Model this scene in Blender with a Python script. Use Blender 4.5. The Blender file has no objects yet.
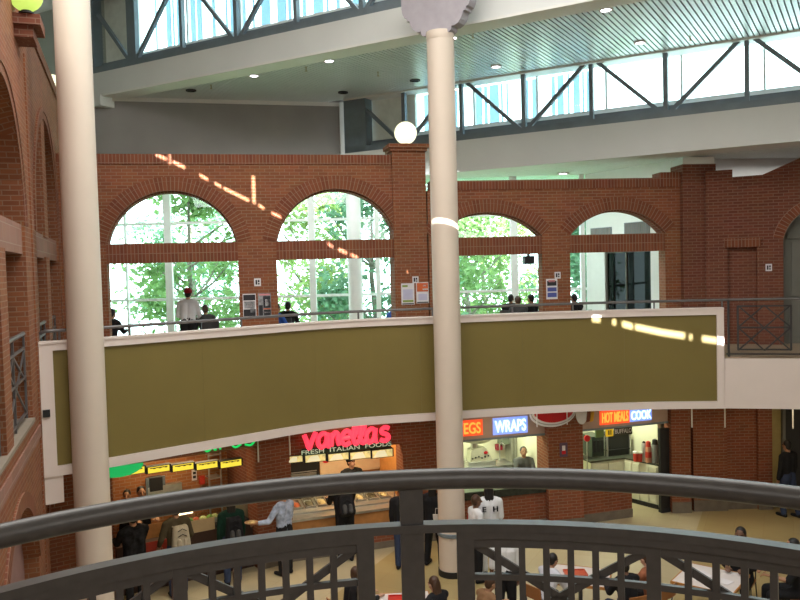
import bpy, bmesh, math, random
from mathutils import Vector, Matrix, Euler
random.seed(7)
SC = bpy.context.scene
COL = SC.collection
V3 = lambda *a: Vector(a)

# ------------------------------------------------------------------ camera
H = 6.0
F = 800.0
TH = math.atan(32 / 800)
RO = 0.026
fw = V3(0, math.cos(TH), -math.sin(TH))
r0 = V3(1, 0, 0)
u0 = V3(0, math.sin(TH), math.cos(TH))
rt = math.cos(RO) * r0 - math.sin(RO) * u0
up = math.sin(RO) * r0 + math.cos(RO) * u0
CAM = V3(0, 0, H)
cd = bpy.data.cameras.new('camera')
cam = bpy.data.objects.new('camera', cd)
COL.objects.link(cam)
cd.sensor_width = 36
cd.lens = 36
cd.clip_start = 0.05
cd.clip_end = 400
M = Matrix((rt, up, -fw)).transposed().to_4x4()
M.translation = CAM
cam.matrix_world = M
SC.camera = cam


def ray(x, y):
    return fw * F + rt * (x - 400) + up * (300 - y)


def onZ(x, y, z):
    d = ray(x, y)
    return CAM + d * ((z - H) / d.z)


def onY(x, y, Y):
    d = ray(x, y)
    return CAM + d * (Y / d.y)


# ------------------------------------------------------------------ world, sun, big lights, exposure
SC.view_settings.view_transform = 'Standard'
SC.view_settings.look = 'None'
SC.view_settings.exposure = 0.6
SC.view_settings.gamma = 1.0
SC.view_settings.use_curve_mapping = False
SC.cycles.use_denoising = True
SC.cycles.max_bounces = 8
SC.cycles.sample_clamp_indirect = 6.0
W = bpy.data.worlds.new('world')
SC.world = W
W.use_nodes = True
wn = W.node_tree
wn.nodes['Background'].inputs[0].default_value = (0.86, 0.94, 1.0, 1)
wn.nodes['Background'].inputs[1].default_value = 5.0

LD = V3(0.862, -0.506, 0)          # direction of the roof beams
LN = V3(0.506, 0.862, 0)           # across the beams, away from the camera
PN = V3(0.346, 0.326, 0.879)       # plane of the sunbeam that draws the bright streak
P2 = V3(-0.95, 18.15, 6.30)
SB = -0.8
sunw = LN + LD * SB
sunw.z = -(PN.x * sunw.x + PN.y * sunw.y) / PN.z
sl = bpy.data.lights.new('sun', 'SUN')
sl.energy = 26.0
sl.angle = math.radians(0.25)
sl.color = (1.0, 0.96, 0.9)
so = bpy.data.objects.new('sun', sl)
COL.objects.link(so)
so.rotation_euler = sunw.to_track_quat('-Z', 'Y').to_euler()
so.location = (0, -5, 30)


def area(name, loc, sx, sy, power, color, target=None, spread=180):
    l = bpy.data.lights.new(name, 'AREA')
    l.shape = 'RECTANGLE'
    l.size = sx
    l.size_y = sy
    l.energy = power
    l.color = color
    l.spread = math.radians(spread)
    o = bpy.data.objects.new(name, l)
    COL.objects.link(o)
    o.location = loc
    d = (Vector(target) - Vector(loc)) if target else V3(0, 0, -1)
    o.rotation_euler = d.to_track_quat('-Z', 'Y').to_euler()
    return o


area('roof_fill', (-1.0, 9.0, 13.1), 12, 7, 1000, (1.0, 0.98, 0.95))  # added overhead fill; the nave roof has no opening
area('rear_fill', (1.0, -3.5, 9.0), 12, 3, 330, (1.0, 0.95, 0.9), target=(0, 15, 6.0))  # added frontal fill from behind the camera; no windows there

# ------------------------------------------------------------------ helpers
ORG = {}


def tag(o, label=None, cat=None, group=None, kind=None):
    if label:
        o['label'] = label
    if cat:
        o['category'] = cat
    if group:
        o['group'] = group
    if kind:
        o['kind'] = kind
    return o


def thing(name, label, cat, loc, group=None, rotz=0.0, local=False):
    o = bpy.data.objects.new(name, None)
    o.empty_display_size = 0.1
    COL.objects.link(o)
    o.location = loc
    o.rotation_euler = (0, 0, rotz)
    tag(o, label, cat, group)
    ORG[o] = V3(0, 0, 0) if local else Vector(loc)
    return o


def tube_pts(a, b):
    d = (b - a)
    d.normalize()
    x = d.orthogonal().normalized()
    return x, d.cross(x)


class MB:
    def __init__(s):
        s.v = []
        s.f = []
        s.uv = []
        s.m = []

    def face(s, pts, m=0, uv=None):
        b = len(s.v)
        s.v.extend([Vector(p) for p in pts])
        s.f.append(list(range(b, b + len(pts))))
        s.uv.append(uv)
        s.m.append(m)

    def hexa(s, p, m=0, skip=()):
        # p: 4 bottom (ccw from above) + 4 top
        qs = {'b': (0, 3, 2, 1), 't': (4, 5, 6, 7), 0: (0, 1, 5, 4), 1: (1, 2, 6, 5), 2: (2, 3, 7, 6), 3: (3, 0, 4, 7)}
        for k, q in qs.items():
            if k not in skip:
                s.face([p[i] for i in q], m)

    def box(s, c, d, m=0):
        x, y, z = c
        a, b, e = d[0] / 2, d[1] / 2, d[2] / 2
        P = [V3(x + i * a, y + j * b, z + k * e) for k in (-1, 1) for i, j in ((-1, -1), (1, -1), (1, 1), (-1, 1))]
        s.hexa(P, m)

    def fbox(s, fr, s0, s1, d0, d1, z0, z1, m=0):
        o, e, n = fr       # d counts away from the viewer (into the wall)
        P = []
        for z in (z0, z1):
            for a, d in ((s0, d0), (s1, d0), (s1, d1), (s0, d1)):
                q = o + e * a - n * d
                P.append(V3(q.x, q.y, z))
        s.hexa(P, m)

    def bar(s, a, b, w, h, m=0, upv=V3(0, 0, 1)):
        a = Vector(a)
        b = Vector(b)
        d = (b - a).normalized()
        x = d.cross(upv)
        if x.length < 1e-4:
            x = d.orthogonal()
        x.normalize()
        y = x.cross(d)
        P = []
        for q in (a, b):
            for i, j in ((-1, -1), (1, -1), (1, 1), (-1, 1)):
                P.append(q + x * (i * w / 2) + y * (j * h / 2))
        s.hexa(P, m)

    def tube(s, pts, r, n=8, cap=True, m=0):
        pts = [Vector(p) for p in pts]
        rs = r if isinstance(r, (list, tuple)) else [r] * len(pts)
        b = len(s.v)
        ref = None
        for i, p in enumerate(pts):
            d = (pts[min(i + 1, len(pts) - 1)] - pts[max(i - 1, 0)]).normalized()
            if ref is None:
                ref = d.orthogonal().normalized()
            x = (ref - d * ref.dot(d))
            x = x.normalized() if x.length > 1e-5 else d.orthogonal().normalized()
            ref = x
            y = d.cross(x)
            for k in range(n):
                t = 2 * math.pi * k / n
                s.v.append(p + (x * math.cos(t) + y * math.sin(t)) * rs[i])
        for i in range(len(pts) - 1):
            for k in range(n):
                k2 = (k + 1) % n
                s.f.append([b + i * n + k, b + i * n + k2, b + (i + 1) * n + k2, b + (i + 1) * n + k])
                s.uv.append(None)
                s.m.append(m)
        if cap:
            s.f.append([b + k for k in range(n)][::-1])
            s.f.append([b + (len(pts) - 1) * n + k for k in range(n)])
            s.uv += [None, None]
            s.m += [m, m]

    def lathe(s, c, prof, n=32, m=0):
        c = Vector(c)
        b = len(s.v)
        for r, z in prof:
            for k in range(n):
                t = 2 * math.pi * k / n
                s.v.append(c + V3(r * math.cos(t), r * math.sin(t), z))
        for i in range(len(prof) - 1):
            for k in range(n):
                k2 = (k + 1) % n
                s.f.append([b + i * n + k, b + i * n + k2, b + (i + 1) * n + k2, b + (i + 1) * n + k])
                s.uv.append(None)
                s.m.append(m)
        for i, rev in ((0, True), (len(prof) - 1, False)):
            if prof[i][0] > 1e-4:
                q = [b + i * n + k for k in range(n)]
                s.f.append(q[::-1] if rev else q)
                s.uv.append(None)
                s.m.append(m)

    def ell(s, c, r, n=12, m=0, rot=None):
        c = Vector(c)
        R = rot or Matrix.Identity(3)
        b = len(s.v)
        h = n // 2
        s.v.append(c + R @ V3(0, 0, -r[2]))
        for i in range(1, h):
            p = -math.pi / 2 + math.pi * i / h
            for k in range(n):
                t = 2 * math.pi * k / n
                s.v.append(c + R @ V3(r[0] * math.cos(p) * math.cos(t), r[1] * math.cos(p) * math.sin(t), r[2] * math.sin(p)))
        s.v.append(c + R @ V3(0, 0, r[2]))
        top = len(s.v) - 1

        def F_(q):
            s.f.append(q)
            s.uv.append(None)
            s.m.append(m)
        for k in range(n):
            k2 = (k + 1) % n
            F_([b, b + 1 + k2, b + 1 + k])
            for i in range(h - 2):
                q = b + 1 + i * n
                F_([q + k, q + k2, q + n + k2, q + n + k])
            q = b + 1 + (h - 2) * n
            F_([q + k, q + k2, top])

    def cap(s, a, b, ra, rb, n=10):
        a = Vector(a)
        b = Vector(b)
        d = b - a
        L = max(d.length, 1e-5)
        d = d / L
        pts = [a - d * ra * 0.95, a - d * ra * 0.6, a, b, b + d * rb * 0.6, b + d * rb * 0.95]
        s.tube(pts, [ra * 0.3, ra * 0.8, ra, rb, rb * 0.8, rb * 0.3], n)

    def prism(s, pts, off, m=0):
        # pts: planar loop; off: extrusion vector
        pts = [Vector(p) for p in pts]
        off = Vector(off)
        q = [p + off for p in pts]
        s.face(pts, m)
        s.face(q[::-1], m)
        for i in range(len(pts)):
            j = (i + 1) % len(pts)
            s.face([pts[j], pts[i], q[i], q[j]], m)

    def build(s, name, mats, parent=None, smooth=False, sharp=None):
        me = bpy.data.meshes.new(name)
        v = s.v
        if parent is not None:
            org = ORG.get(parent, V3(0, 0, 0))
        elif v:
            lo = [min(p[i] for p in v) for i in range(3)]
            hi = [max(p[i] for p in v) for i in range(3)]
            org = V3((lo[0] + hi[0]) / 2, (lo[1] + hi[1]) / 2, lo[2])
        else:
            org = V3(0, 0, 0)
        me.from_pydata([p - org for p in v], [], s.f)
        uvl = me.uv_layers.new(name='uv')
        for p in me.polygons:
            u = s.uv[p.index]
            n = p.normal
            for j, li in enumerate(p.loop_indices):
                if u:
                    uvl.data[li].uv = u[j]
                else:
                    q = v[me.loops[li].vertex_index]
                    if abs(n.z) > 0.7:
                        uvl.data[li].uv = (q.x, q.y)
                    else:
                        t = V3(-n.y, n.x, 0)
                        t = t.normalized() if t.length > 1e-6 else V3(1, 0, 0)
                        uvl.data[li].uv = (q.dot(t), q.z)
            p.material_index = s.m[p.index]
            p.use_smooth = smooth
        for mt in (mats if isinstance(mats, (list, tuple)) else [mats]):
            me.materials.append(mt)
        if smooth:
            bm = bmesh.new()
            bm.from_mesh(me)
            bmesh.ops.recalc_face_normals(bm, faces=bm.faces)
            for e in bm.edges:
                if len(e.link_faces) == 2 and e.calc_face_angle(0) > math.radians(sharp or 40):
                    e.smooth = False
            bm.to_mesh(me)
            bm.free()
        o = bpy.data.objects.new(name, me)
        COL.objects.link(o)
        if parent is not None:
            o.parent = parent
            ORG[o] = org
        else:
            o.location = org
            ORG[o] = org
        return o


def struct(mb, name, mats, smooth=False, parent=None):
    o = mb.build(name, mats, parent, smooth)
    o['kind'] = 'structure'
    return o


def frame(a, b):
    """wall frame seen from the atrium: origin, unit direction along, normal towards the viewer."""
    a = V3(a[0], a[1], 0)
    b = V3(b[0], b[1], 0)
    e = (b - a).normalized()
    n = V3(e.y, -e.x, 0)
    return (a, e, n)


def fpt(fr, s, d, z):
    q = fr[0] + fr[1] * s - fr[2] * d
    return V3(q.x, q.y, z)


def flen(a, b):
    return math.hypot(b[0] - a[0], b[1] - a[1])


def f_s(fr, x, y=300):
    """distance along a wall frame where the photo column x crosses it"""
    o, e, n = fr
    d = ray(x, y)
    t = ((o - CAM) * 1).dot(n) / d.dot(n)
    P = CAM + d * t
    return (P - o).dot(e), P.z


# ------------------------------------------------------------------ materials
MATS = {}


def mat(name, col, rough=0.6, metal=0.0, var=0.06, scale=6.0, spec=0.4, emis=None, est=0.0, bump=0.0):
    if name in MATS:
        return MATS[name]
    m = bpy.data.materials.new(name)
    m.use_nodes = True
    nt = m.node_tree
    b = nt.nodes['Principled BSDF']
    b.inputs['Roughness'].default_value = rough
    b.inputs['Metallic'].default_value = metal
    b.inputs['Specular IOR Level'].default_value = spec
    tc = nt.nodes.new('ShaderNodeTexCoord')
    nz = nt.nodes.new('ShaderNodeTexNoise')
    nz.inputs['Scale'].default_value = scale
    nz.inputs['Detail'].default_value = 4
    nt.links.new(tc.outputs['Object'], nz.inputs['Vector'])
    rp = nt.nodes.new('ShaderNodeValToRGB')
    c = Vector(col[:3])
    rp.color_ramp.elements[0].position = 0.3
    rp.color_ramp.elements[1].position = 0.7
    rp.color_ramp.elements[0].color = (*(c * (1 - var)), 1)
    rp.color_ramp.elements[1].color = (*[min(1, x * (1 + var)) for x in c], 1)
    nt.links.new(nz.outputs['Fac'], rp.inputs['Fac'])
    nt.links.new(rp.outputs['Color'], b.inputs['Base Color'])
    if bump:
        bp = nt.nodes.new('ShaderNodeBump')
        bp.inputs['Strength'].default_value = bump
        bp.inputs['Distance'].default_value = 0.01
        nt.links.new(nz.outputs['Fac'], bp.inputs['Height'])
        nt.links.new(bp.outputs['Normal'], b.inputs['Normal'])
    if emis:
        b.inputs['Emission Color'].default_value = (*emis, 1)
        b.inputs['Emission Strength'].default_value = est
    MATS[name] = m
    return m


def srgb(r, g, b):
    f = lambda c: c / 12.92 if c <= 0.04045 else ((c + 0.055) / 1.055) ** 2.4
    return (f(r / 255), f(g / 255), f(b / 255))


def brick(name, c1, c2, mortar, bw=0.215, rh=0.07, ms=0.008, offset=0.5, swap=False, dirt=0.25):
    m = bpy.data.materials.new(name)
    m.use_nodes = True
    nt = m.node_tree
    b = nt.nodes['Principled BSDF']
    b.inputs['Roughness'].default_value = 0.8
    b.inputs['Specular IOR Level'].default_value = 0.25
    uv = nt.nodes.new('ShaderNodeUVMap')
    uv.uv_map = 'uv'
    bt = nt.nodes.new('ShaderNodeTexBrick')
    bt.offset = offset
    bt.inputs['Color1'].default_value = (*c1, 1)
    bt.inputs['Color2'].default_value = (*c2, 1)
    bt.inputs['Mortar'].default_value = (*mortar, 1)
    bt.inputs['Scale'].default_value = 1.0
    bt.inputs['Mortar Size'].default_value = ms
    bt.inputs['Mortar Smooth'].default_value = 0.3
    bt.inputs['Brick Width'].default_value = bw
    bt.inputs['Row Height'].default_value = rh
    src = uv.outputs['UV']
    nt.links.new(src, bt.inputs['Vector'])
    nz = nt.nodes.new('ShaderNodeTexNoise')
    nz.inputs['Scale'].default_value = 1.7
    nz.inputs['Detail'].default_value = 5
    nt.links.new(src, nz.inputs['Vector'])
    mx = nt.nodes.new('ShaderNodeMixRGB')
    mx.blend_type = 'MULTIPLY'
    mx.inputs['Fac'].default_value = dirt
    nt.links.new(bt.outputs['Color'], mx.inputs['Color1'])
    nt.links.new(nz.outputs['Color'], mx.inputs['Color2'])
    nt.links.new(mx.outputs['Color'], b.inputs['Base Color'])
    bp = nt.nodes.new('ShaderNodeBump')
    bp.inputs['Strength'].default_value = 0.4
    bp.inputs['Distance'].default_value = 0.006
    bp.invert = True
    nt.links.new(bt.outputs['Fac'], bp.inputs['Height'])
    nt.links.new(bp.outputs['Normal'], b.inputs['Normal'])
    MATS[name] = m
    return m


def glass(name, tint, transp=0.9, rough=0.02):
    m = bpy.data.materials.new(name)
    m.use_nodes = True
    nt = m.node_tree
    nt.nodes.clear()
    out = nt.nodes.new('ShaderNodeOutputMaterial')
    t = nt.nodes.new('ShaderNodeBsdfTransparent')
    t.inputs[0].default_value = (*tint, 1)
    g = nt.nodes.new('ShaderNodeBsdfGlossy')
    g.inputs['Roughness'].default_value = rough
    mx = nt.nodes.new('ShaderNodeMixShader')
    mx.inputs[0].default_value = 1 - transp
    nt.links.new(t.outputs[0], mx.inputs[1])
    nt.links.new(g.outputs[0], mx.inputs[2])
    nt.links.new(mx.outputs[0], out.inputs[0])
    MATS[name] = m
    return m


def emit(name, col, st):
    m = bpy.data.materials.new(name)
    m.use_nodes = True
    nt = m.node_tree
    b = nt.nodes['Principled BSDF']
    b.inputs['Base Color'].default_value = (*[c * 0.5 for c in col], 1)
    b.inputs['Emission Color'].default_value = (*col, 1)
    b.inputs['Emission Strength'].default_value = st
    MATS[name] = m
    return m


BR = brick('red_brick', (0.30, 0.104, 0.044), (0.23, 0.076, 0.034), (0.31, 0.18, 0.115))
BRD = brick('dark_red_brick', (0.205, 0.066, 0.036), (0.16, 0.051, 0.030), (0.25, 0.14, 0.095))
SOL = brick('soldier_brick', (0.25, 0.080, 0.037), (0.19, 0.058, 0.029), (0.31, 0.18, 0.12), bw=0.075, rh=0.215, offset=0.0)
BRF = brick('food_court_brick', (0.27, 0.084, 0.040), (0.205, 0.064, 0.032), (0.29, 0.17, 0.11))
BRS = brick('stall_orange_brick', (0.42, 0.16, 0.06), (0.34, 0.12, 0.045), (0.4, 0.24, 0.14))
CREAM = mat('cream_paint', (0.63, 0.53, 0.44), 0.5, var=0.02, scale=2)
FASC = mat('pinkish_white_paint', (0.70, 0.60, 0.55), 0.6, var=0.02, scale=2)
WHITE = mat('white_paint', (0.70, 0.69, 0.65), 0.6, var=0.03, scale=2)
BEAM = mat('pale_beam_paint', (0.66, 0.67, 0.65), 0.6, var=0.03, scale=1)
GREYW = mat('grey_plaster', (0.29, 0.275, 0.265), 0.8, var=0.05, scale=1.5)
GREENG = mat('grey_green_plaster', (0.36, 0.38, 0.33), 0.8, var=0.05, scale=1.5)
OLIVE = mat('olive_panel_paint', (0.185, 0.140, 0.040), 0.38, var=0.06, scale=0.7, spec=0.4)
STEELB = mat('blue_grey_steel', (0.160, 0.198, 0.225), 0.45, 0.1, var=0.1, scale=3)
RAIL = mat('charcoal_railing_paint', (0.054, 0.048, 0.044), 0.38, 0.25, var=0.12, scale=30, spec=0.5, bump=0.03)
RAILK = mat('dark_grey_rail_metal', (0.045, 0.041, 0.040), 0.45, 0.3)
RAILF = mat('grey_rail_metal', (0.16, 0.15, 0.15), 0.4, 0.6, var=0.1, scale=10)
SLAT = mat('ceiling_slat', (0.62, 0.64, 0.63), 0.32, 0.3, var=0.04, scale=1)
DARK = mat('dark_void', (0.02, 0.02, 0.022), 0.9)
BLACK = mat('black_paint', (0.015, 0.015, 0.016), 0.5)
STEEL = mat('stainless_steel', (0.55, 0.55, 0.52), 0.3, 0.8, var=0.1, scale=8)
WOOD = mat('orange_wood', (0.42, 0.19, 0.06), 0.45, var=0.2, scale=5)
KITCH = mat('kitchen_tile', (0.72, 0.72, 0.55), 0.5, var=0.05, scale=3)
DOORG = mat('grey_green_door', (0.15, 0.145, 0.12), 0.6, var=0.06, scale=2)
MULL = mat('white_mullion', (0.88, 0.93, 0.92), 0.4, var=0.03)
BASE = mat('grey_stone_base', (0.16, 0.135, 0.105), 0.7, var=0.15, scale=6)
GLASS = glass('clear_glass', (0.86, 0.97, 0.95), 0.95)
TINT = glass('dark_tinted_glass', (0.012, 0.030, 0.027), 0.982)
CASEG = glass('display_glass', (0.93, 0.96, 0.95), 0.92)
GLOBE = emit('globe_glow', (1.0, 0.97, 0.70), 0.85)
GLOBEY = emit('globe_glow_yellow', (0.62, 0.85, 0.16), 0.62)
LAMPW = emit('downlight_glow', (0.95, 0.92, 1.0), 6.0)

# floor: two tones of tile
FLOORM = bpy.data.materials.new('beige_floor_tile')
FLOORM.use_nodes = True
nt = FLOORM.node_tree
b = nt.nodes['Principled BSDF']
b.inputs['Roughness'].default_value = 0.35
tc = nt.nodes.new('ShaderNodeTexCoord')
bt = nt.nodes.new('ShaderNodeTexBrick')
bt.offset = 0
bt.inputs['Color1'].default_value = (0.42, 0.36, 0.225, 1)
bt.inputs['Color2'].default_value = (0.45, 0.39, 0.25, 1)
bt.inputs['Mortar'].default_value = (0.40, 0.32, 0.19, 1)
bt.inputs['Scale'].default_value = 1
bt.inputs['Mortar Size'].default_value = 0.006
bt.inputs['Brick Width'].default_value = 0.6
bt.inputs['Row Height'].default_value = 0.6
mp = nt.nodes.new('ShaderNodeMapping')
mp.inputs['Rotation'].default_value = (0, 0, 0.45)
nt.links.new(tc.outputs['Object'], mp.inputs['Vector'])
nt.links.new(mp.outputs['Vector'], bt.inputs['Vector'])
wv = nt.nodes.new('ShaderNodeTexWave')
wv.inputs['Scale'].default_value = 0.055
wv.inputs['Distortion'].default_value = 0
nt.links.new(mp.outputs['Vector'], wv.inputs['Vector'])
st = nt.nodes.new('ShaderNodeValToRGB')
st.color_ramp.interpolation = 'CONSTANT'
st.color_ramp.elements[0].color = (1, 1, 1, 1)
st.color_ramp.elements[1].color = (0.80, 0.72, 0.52, 1)
st.color_ramp.elements[1].position = 0.62
nt.links.new(wv.outputs['Fac'], st.inputs['Fac'])
mx = nt.nodes.new('ShaderNodeMixRGB')
mx.blend_type = 'MULTIPLY'
mx.inputs['Fac'].default_value = 1
nt.links.new(bt.outputs['Color'], mx.inputs['Color1'])
nt.links.new(st.outputs['Color'], mx.inputs['Color2'])
nt.links.new(mx.outputs['Color'], b.inputs['Base Color'])
# ------------------------------------------------------------------ structure
Z2 = 4.0          # upper floor
mb = MB()
mb.box((0, 8, -0.1), (28, 34, 0.2))
struct(mb, 'floor', FLOORM)


def catmull(P, n=8):
    out = []
    for i in range(len(P) - 1):
        p0, p1, p2, p3 = P[max(i - 1, 0)], P[i], P[i + 1], P[min(i + 2, len(P) - 1)]
        for k in range(n):
            t = k / n
            out.append(tuple(0.5 * (2 * p1[j] + (p2[j] - p0[j]) * t + (2 * p0[j] - 5 * p1[j] + 4 * p2[j] - p3[j]) * t * t
                                    + (3 * p1[j] - p0[j] - 3 * p2[j] + p3[j]) * t ** 3) for j in range(2)))
    out.append(P[-1])
    return out


BC = catmull([(-5.52, 12.08), (-4.72, 12.66), (-3.0, 14.08), (-1.25, 15.38), (0.67, 15.90), (2.85, 16.33), (4.75, 16.48), (6.62, 16.36)])
FC = catmull([(6.62, 16.36), (8.3, 15.95), (10.5, 15.0), (13.9, 13.0)], 6)


def normals(P):
    out = []
    for i in range(len(P)):
        a = P[max(i - 1, 0)]
        c = P[min(i + 1, len(P) - 1)]
        e = V3(c[0] - a[0], c[1] - a[1], 0).normalized()
        out.append(V3(e.y, -e.x, 0))      # towards the atrium
    return out


def ribbon(mb, P, d0, d1, z0, z1, m=0):
    N = normals(P)
    for i in range(len(P) - 1):
        q = []
        for z in (z0, z1):
            for k, d in ((i, d0), (i + 1, d0), (i + 1, d1), (i, d1)):
                p = V3(P[k][0], P[k][1], z) - N[k] * d
                q.append(V3(p.x, p.y, z))
        sk = []
        if i > 0:
            sk.append(3)
        if i < len(P) - 2:
            sk.append(1)
        mb.hexa(q, m, sk)


def sub(P, f0, f1):
    """part of a polyline between two fractions of its length"""
    L = [0]
    for i in range(1, len(P)):
        L.append(L[-1] + flen(P[i - 1], P[i]))
    def at(s):
        for i in range(1, len(P)):
            if s <= L[i] + 1e-9:
                t = (s - L[i - 1]) / max(L[i] - L[i - 1], 1e-9)
                return tuple(P[i - 1][j] + (P[i][j] - P[i - 1][j]) * t for j in range(2))
        return P[-1]
    a, b = f0 * L[-1], f1 * L[-1]
    return [at(a)] + [P[i] for i in range(len(P)) if a + 1e-3 < L[i] < b - 1e-3] + [at(b)]


# upper floor deck with its fascia
mb = MB()
inner = [(p[0] - n.x * 0.1, p[1] - n.y * 0.1) for p, n in zip(BC + FC[1:], normals(BC + FC[1:]))]
poly = [V3(x, y, 2.98) for x, y in inner] + [V3(13.9, 23.2, 2.98), V3(-13.9, 23.2, 2.98), V3(-13.9, 14, 2.98), V3(-5.9, 13.6, 2.98)]
mb.prism(poly[::-1], (0, 0, 1.02))
struct(mb, 'floor_upper', mat('upper_floor_tile', (0.34, 0.25, 0.17), 0.5))
mb = MB()
ribbon(mb, FC, 0.0, 0.12, 2.94, 3.96)
struct(mb, 'trim_1', FASC)

# balcony parapet: white board with olive panels framed in white
mb = MB()
ribbon(mb, BC, 0.05, 0.14, 2.94, 5.0)
mb.fbox(frame(BC[0], BC[3]), -0.05, 0.30, 0.0, 0.3, 2.52, 2.95)
par = struct(mb, 'wall_balcony', FASC)
mb = MB()
ribbon(mb, BC, -0.02, 0.05, 4.875, 5.0)
ribbon(mb, BC, -0.02, 0.05, 2.94, 3.09)
ribbon(mb, sub(BC, 0, 0.0165), -0.02, 0.05, 3.09, 4.875)
ribbon(mb, sub(BC, 0.9895, 1), -0.02, 0.05, 3.09, 4.875)
ribbon(mb, BC, -0.035, 0.16, 4.985, 5.02)
tr = mb.build('frame', FASC, par)
cuts = [0.0165, 0.2, 0.37, 0.53, 0.69, 0.85, 0.9895]
for a, c in zip(cuts, cuts[1:]):
    mb = MB()
    ribbon(mb, sub(BC, a + 0.00008, c - 0.00008), 0.02, 0.045, 3.095, 4.87)
    mb.build('olive_panel', OLIVE, par)

# ---- arcade walls


def arch_z(x, half, rise, zs):
    r = (half * half + rise * rise) / (2 * rise)
    return zs + rise - r + math.sqrt(max(r * r - x * x, 0))


def arcade(name, fr, s0, s1, z0, z1, th, ops, mats, zl0=6.25, zl1=6.67, low=True, n=24):
    mb = MB()
    edges = [s0]
    for a, c, rise in ops:
        edges += [a, c]
    edges.append(s1)
    for i in range(0, len(edges), 2):
        if edges[i + 1] - edges[i] > 1e-3:
            mb.fbox(fr, edges[i], edges[i + 1], 0, th, z0, z1)
    for a, c, rise in ops:
        mid, half = (a + c) / 2, (c - a) / 2
        if not low:
            mb.fbox(fr, a, c, 0, th, z0, zl1)
        for k in range(n):
            xa, xb = a + (c - a) * k / n, a + (c - a) * (k + 1) / n
            za, zb = arch_z(xa - mid, half, rise, zl1), arch_z(xb - mid, half, rise, zl1)
            P = [fpt(fr, xa, 0, za), fpt(fr, xb, 0, zb), fpt(fr, xb, th, zb), fpt(fr, xa, th, za),
                 fpt(fr, xa, 0, z1), fpt(fr, xb, 0, z1), fpt(fr, xb, th, z1), fpt(fr, xa, th, z1)]
            mb.hexa(P, 0, (1, 3))
    return struct(mb, name, mats)


def arch_ring(mb, fr, a, c, rise, zs, t0, t1, d0, d1, n=28):
    mid, half = (a + c) / 2, (c - a) / 2
    r = (half * half + rise * rise) / (2 * rise)
    ang = math.asin(min(1, half / r)) if rise < half * 0.999 else math.pi / 2
    zc = zs + rise - r
    for k in range(n):
        A, B = -ang + 2 * ang * k / n, -ang + 2 * ang * (k + 1) / n
        def q(t, rr, d):
            return fpt(fr, mid + rr * math.sin(t), d, zc + rr * math.cos(t))
        ra, rb = r + t0, r + t1
        u0, u1 = A * r, B * r
        mb.face([q(A, ra, d0), q(B, ra, d0), q(B, rb, d0), q(A, rb, d0)], 0, [(u0, 0), (u1, 0), (u1, t1 - t0), (u0, t1 - t0)])
        mb.face([q(B, ra, d0), q(A, ra, d0), q(A, ra, d1), q(B, ra, d1)], 0, [(u1, 0), (u0, 0), (u0, d1 - d0), (u1, d1 - d0)])
        mb.face([q(A, rb, d0), q(B, rb, d0), q(B, rb, d1), q(A, rb, d1)], 0, [(u0, 0), (u1, 0), (u1, d1 - d0), (u0, d1 - d0)])


FA = frame((-6.39, 17.0), (0.64, 18.5))
FB = frame((0.75, 18.5), (6.72, 19.1))
opsA = [(0.18, 2.92, 1.12), (3.76, 6.50, 1.14)]
opsB = [(0.03, 2.62, 0.57), (3.29, 5.62, 0.57)]
arcade('wall_far', FA, -1.4, 7.2, Z2, 8.36, 0.38, opsA, BR)
arcade('wall_far_right', FB, -0.06, 6.05, Z2, 7.76, 0.38, opsB, BR)
k = 2
for fr, ops, zc in ((FA, opsA, 8.36), (FB, opsB, 7.76)):
    mb = MB()
    for a, c, rise in ops:
        arch_ring(mb, fr, a, c, rise, 6.67, 0.0, 0.2, -0.025, 0.0)
        arch_ring(mb, fr, a, c, rise, 6.67, 0.2, 0.30, -0.012, 0.0)
        arch_ring(mb, fr, a, c, rise, 6.67, -0.035, 0.0, 0.06, 0.36)
    struct(mb, 'trim_%d' % k, SOL)
    k += 1
    mb = MB()
    for a, c, rise in ops:
        mb.fbox(fr, a, c, 0.03, 0.36, 6.25, 6.67)
    struct(mb, 'trim_%d' % k, SOL)
    k += 1
mb = MB()
mb.fbox(FA, -1.4, 6.4, -0.02, 0.4, 8.36, 8.575)
mb.fbox(FB, 0.0, 5.5, -0.02, 0.4, 7.76, 7.975)
mb.fbox(FB, 5.5, 6.05, -0.04, 0.42, 7.76, 8.10)
struct(mb, 'trim_6', SOL)
# brick piers
mb = MB()
mb.fbox(FA, 6.42, 7.2, -0.05, 0.5, Z2, 8.66)
mb.fbox(FA, 6.38, 7.24, -0.09, 0.54, 8.66, 8.73)
mb.fbox(FA, 6.34, 7.28, -0.13, 0.58, 8.73, 8.82)
struct(mb, 'wall_pier', BR)
mb = MB()
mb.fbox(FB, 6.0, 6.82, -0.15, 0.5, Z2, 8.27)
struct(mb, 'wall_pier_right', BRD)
mb = MB()
mb.fbox(FB, 6.02, 6.80, -0.13, 0.5, 8.27, 8.44)
struct(mb, 'trim_7', WHITE)

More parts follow.
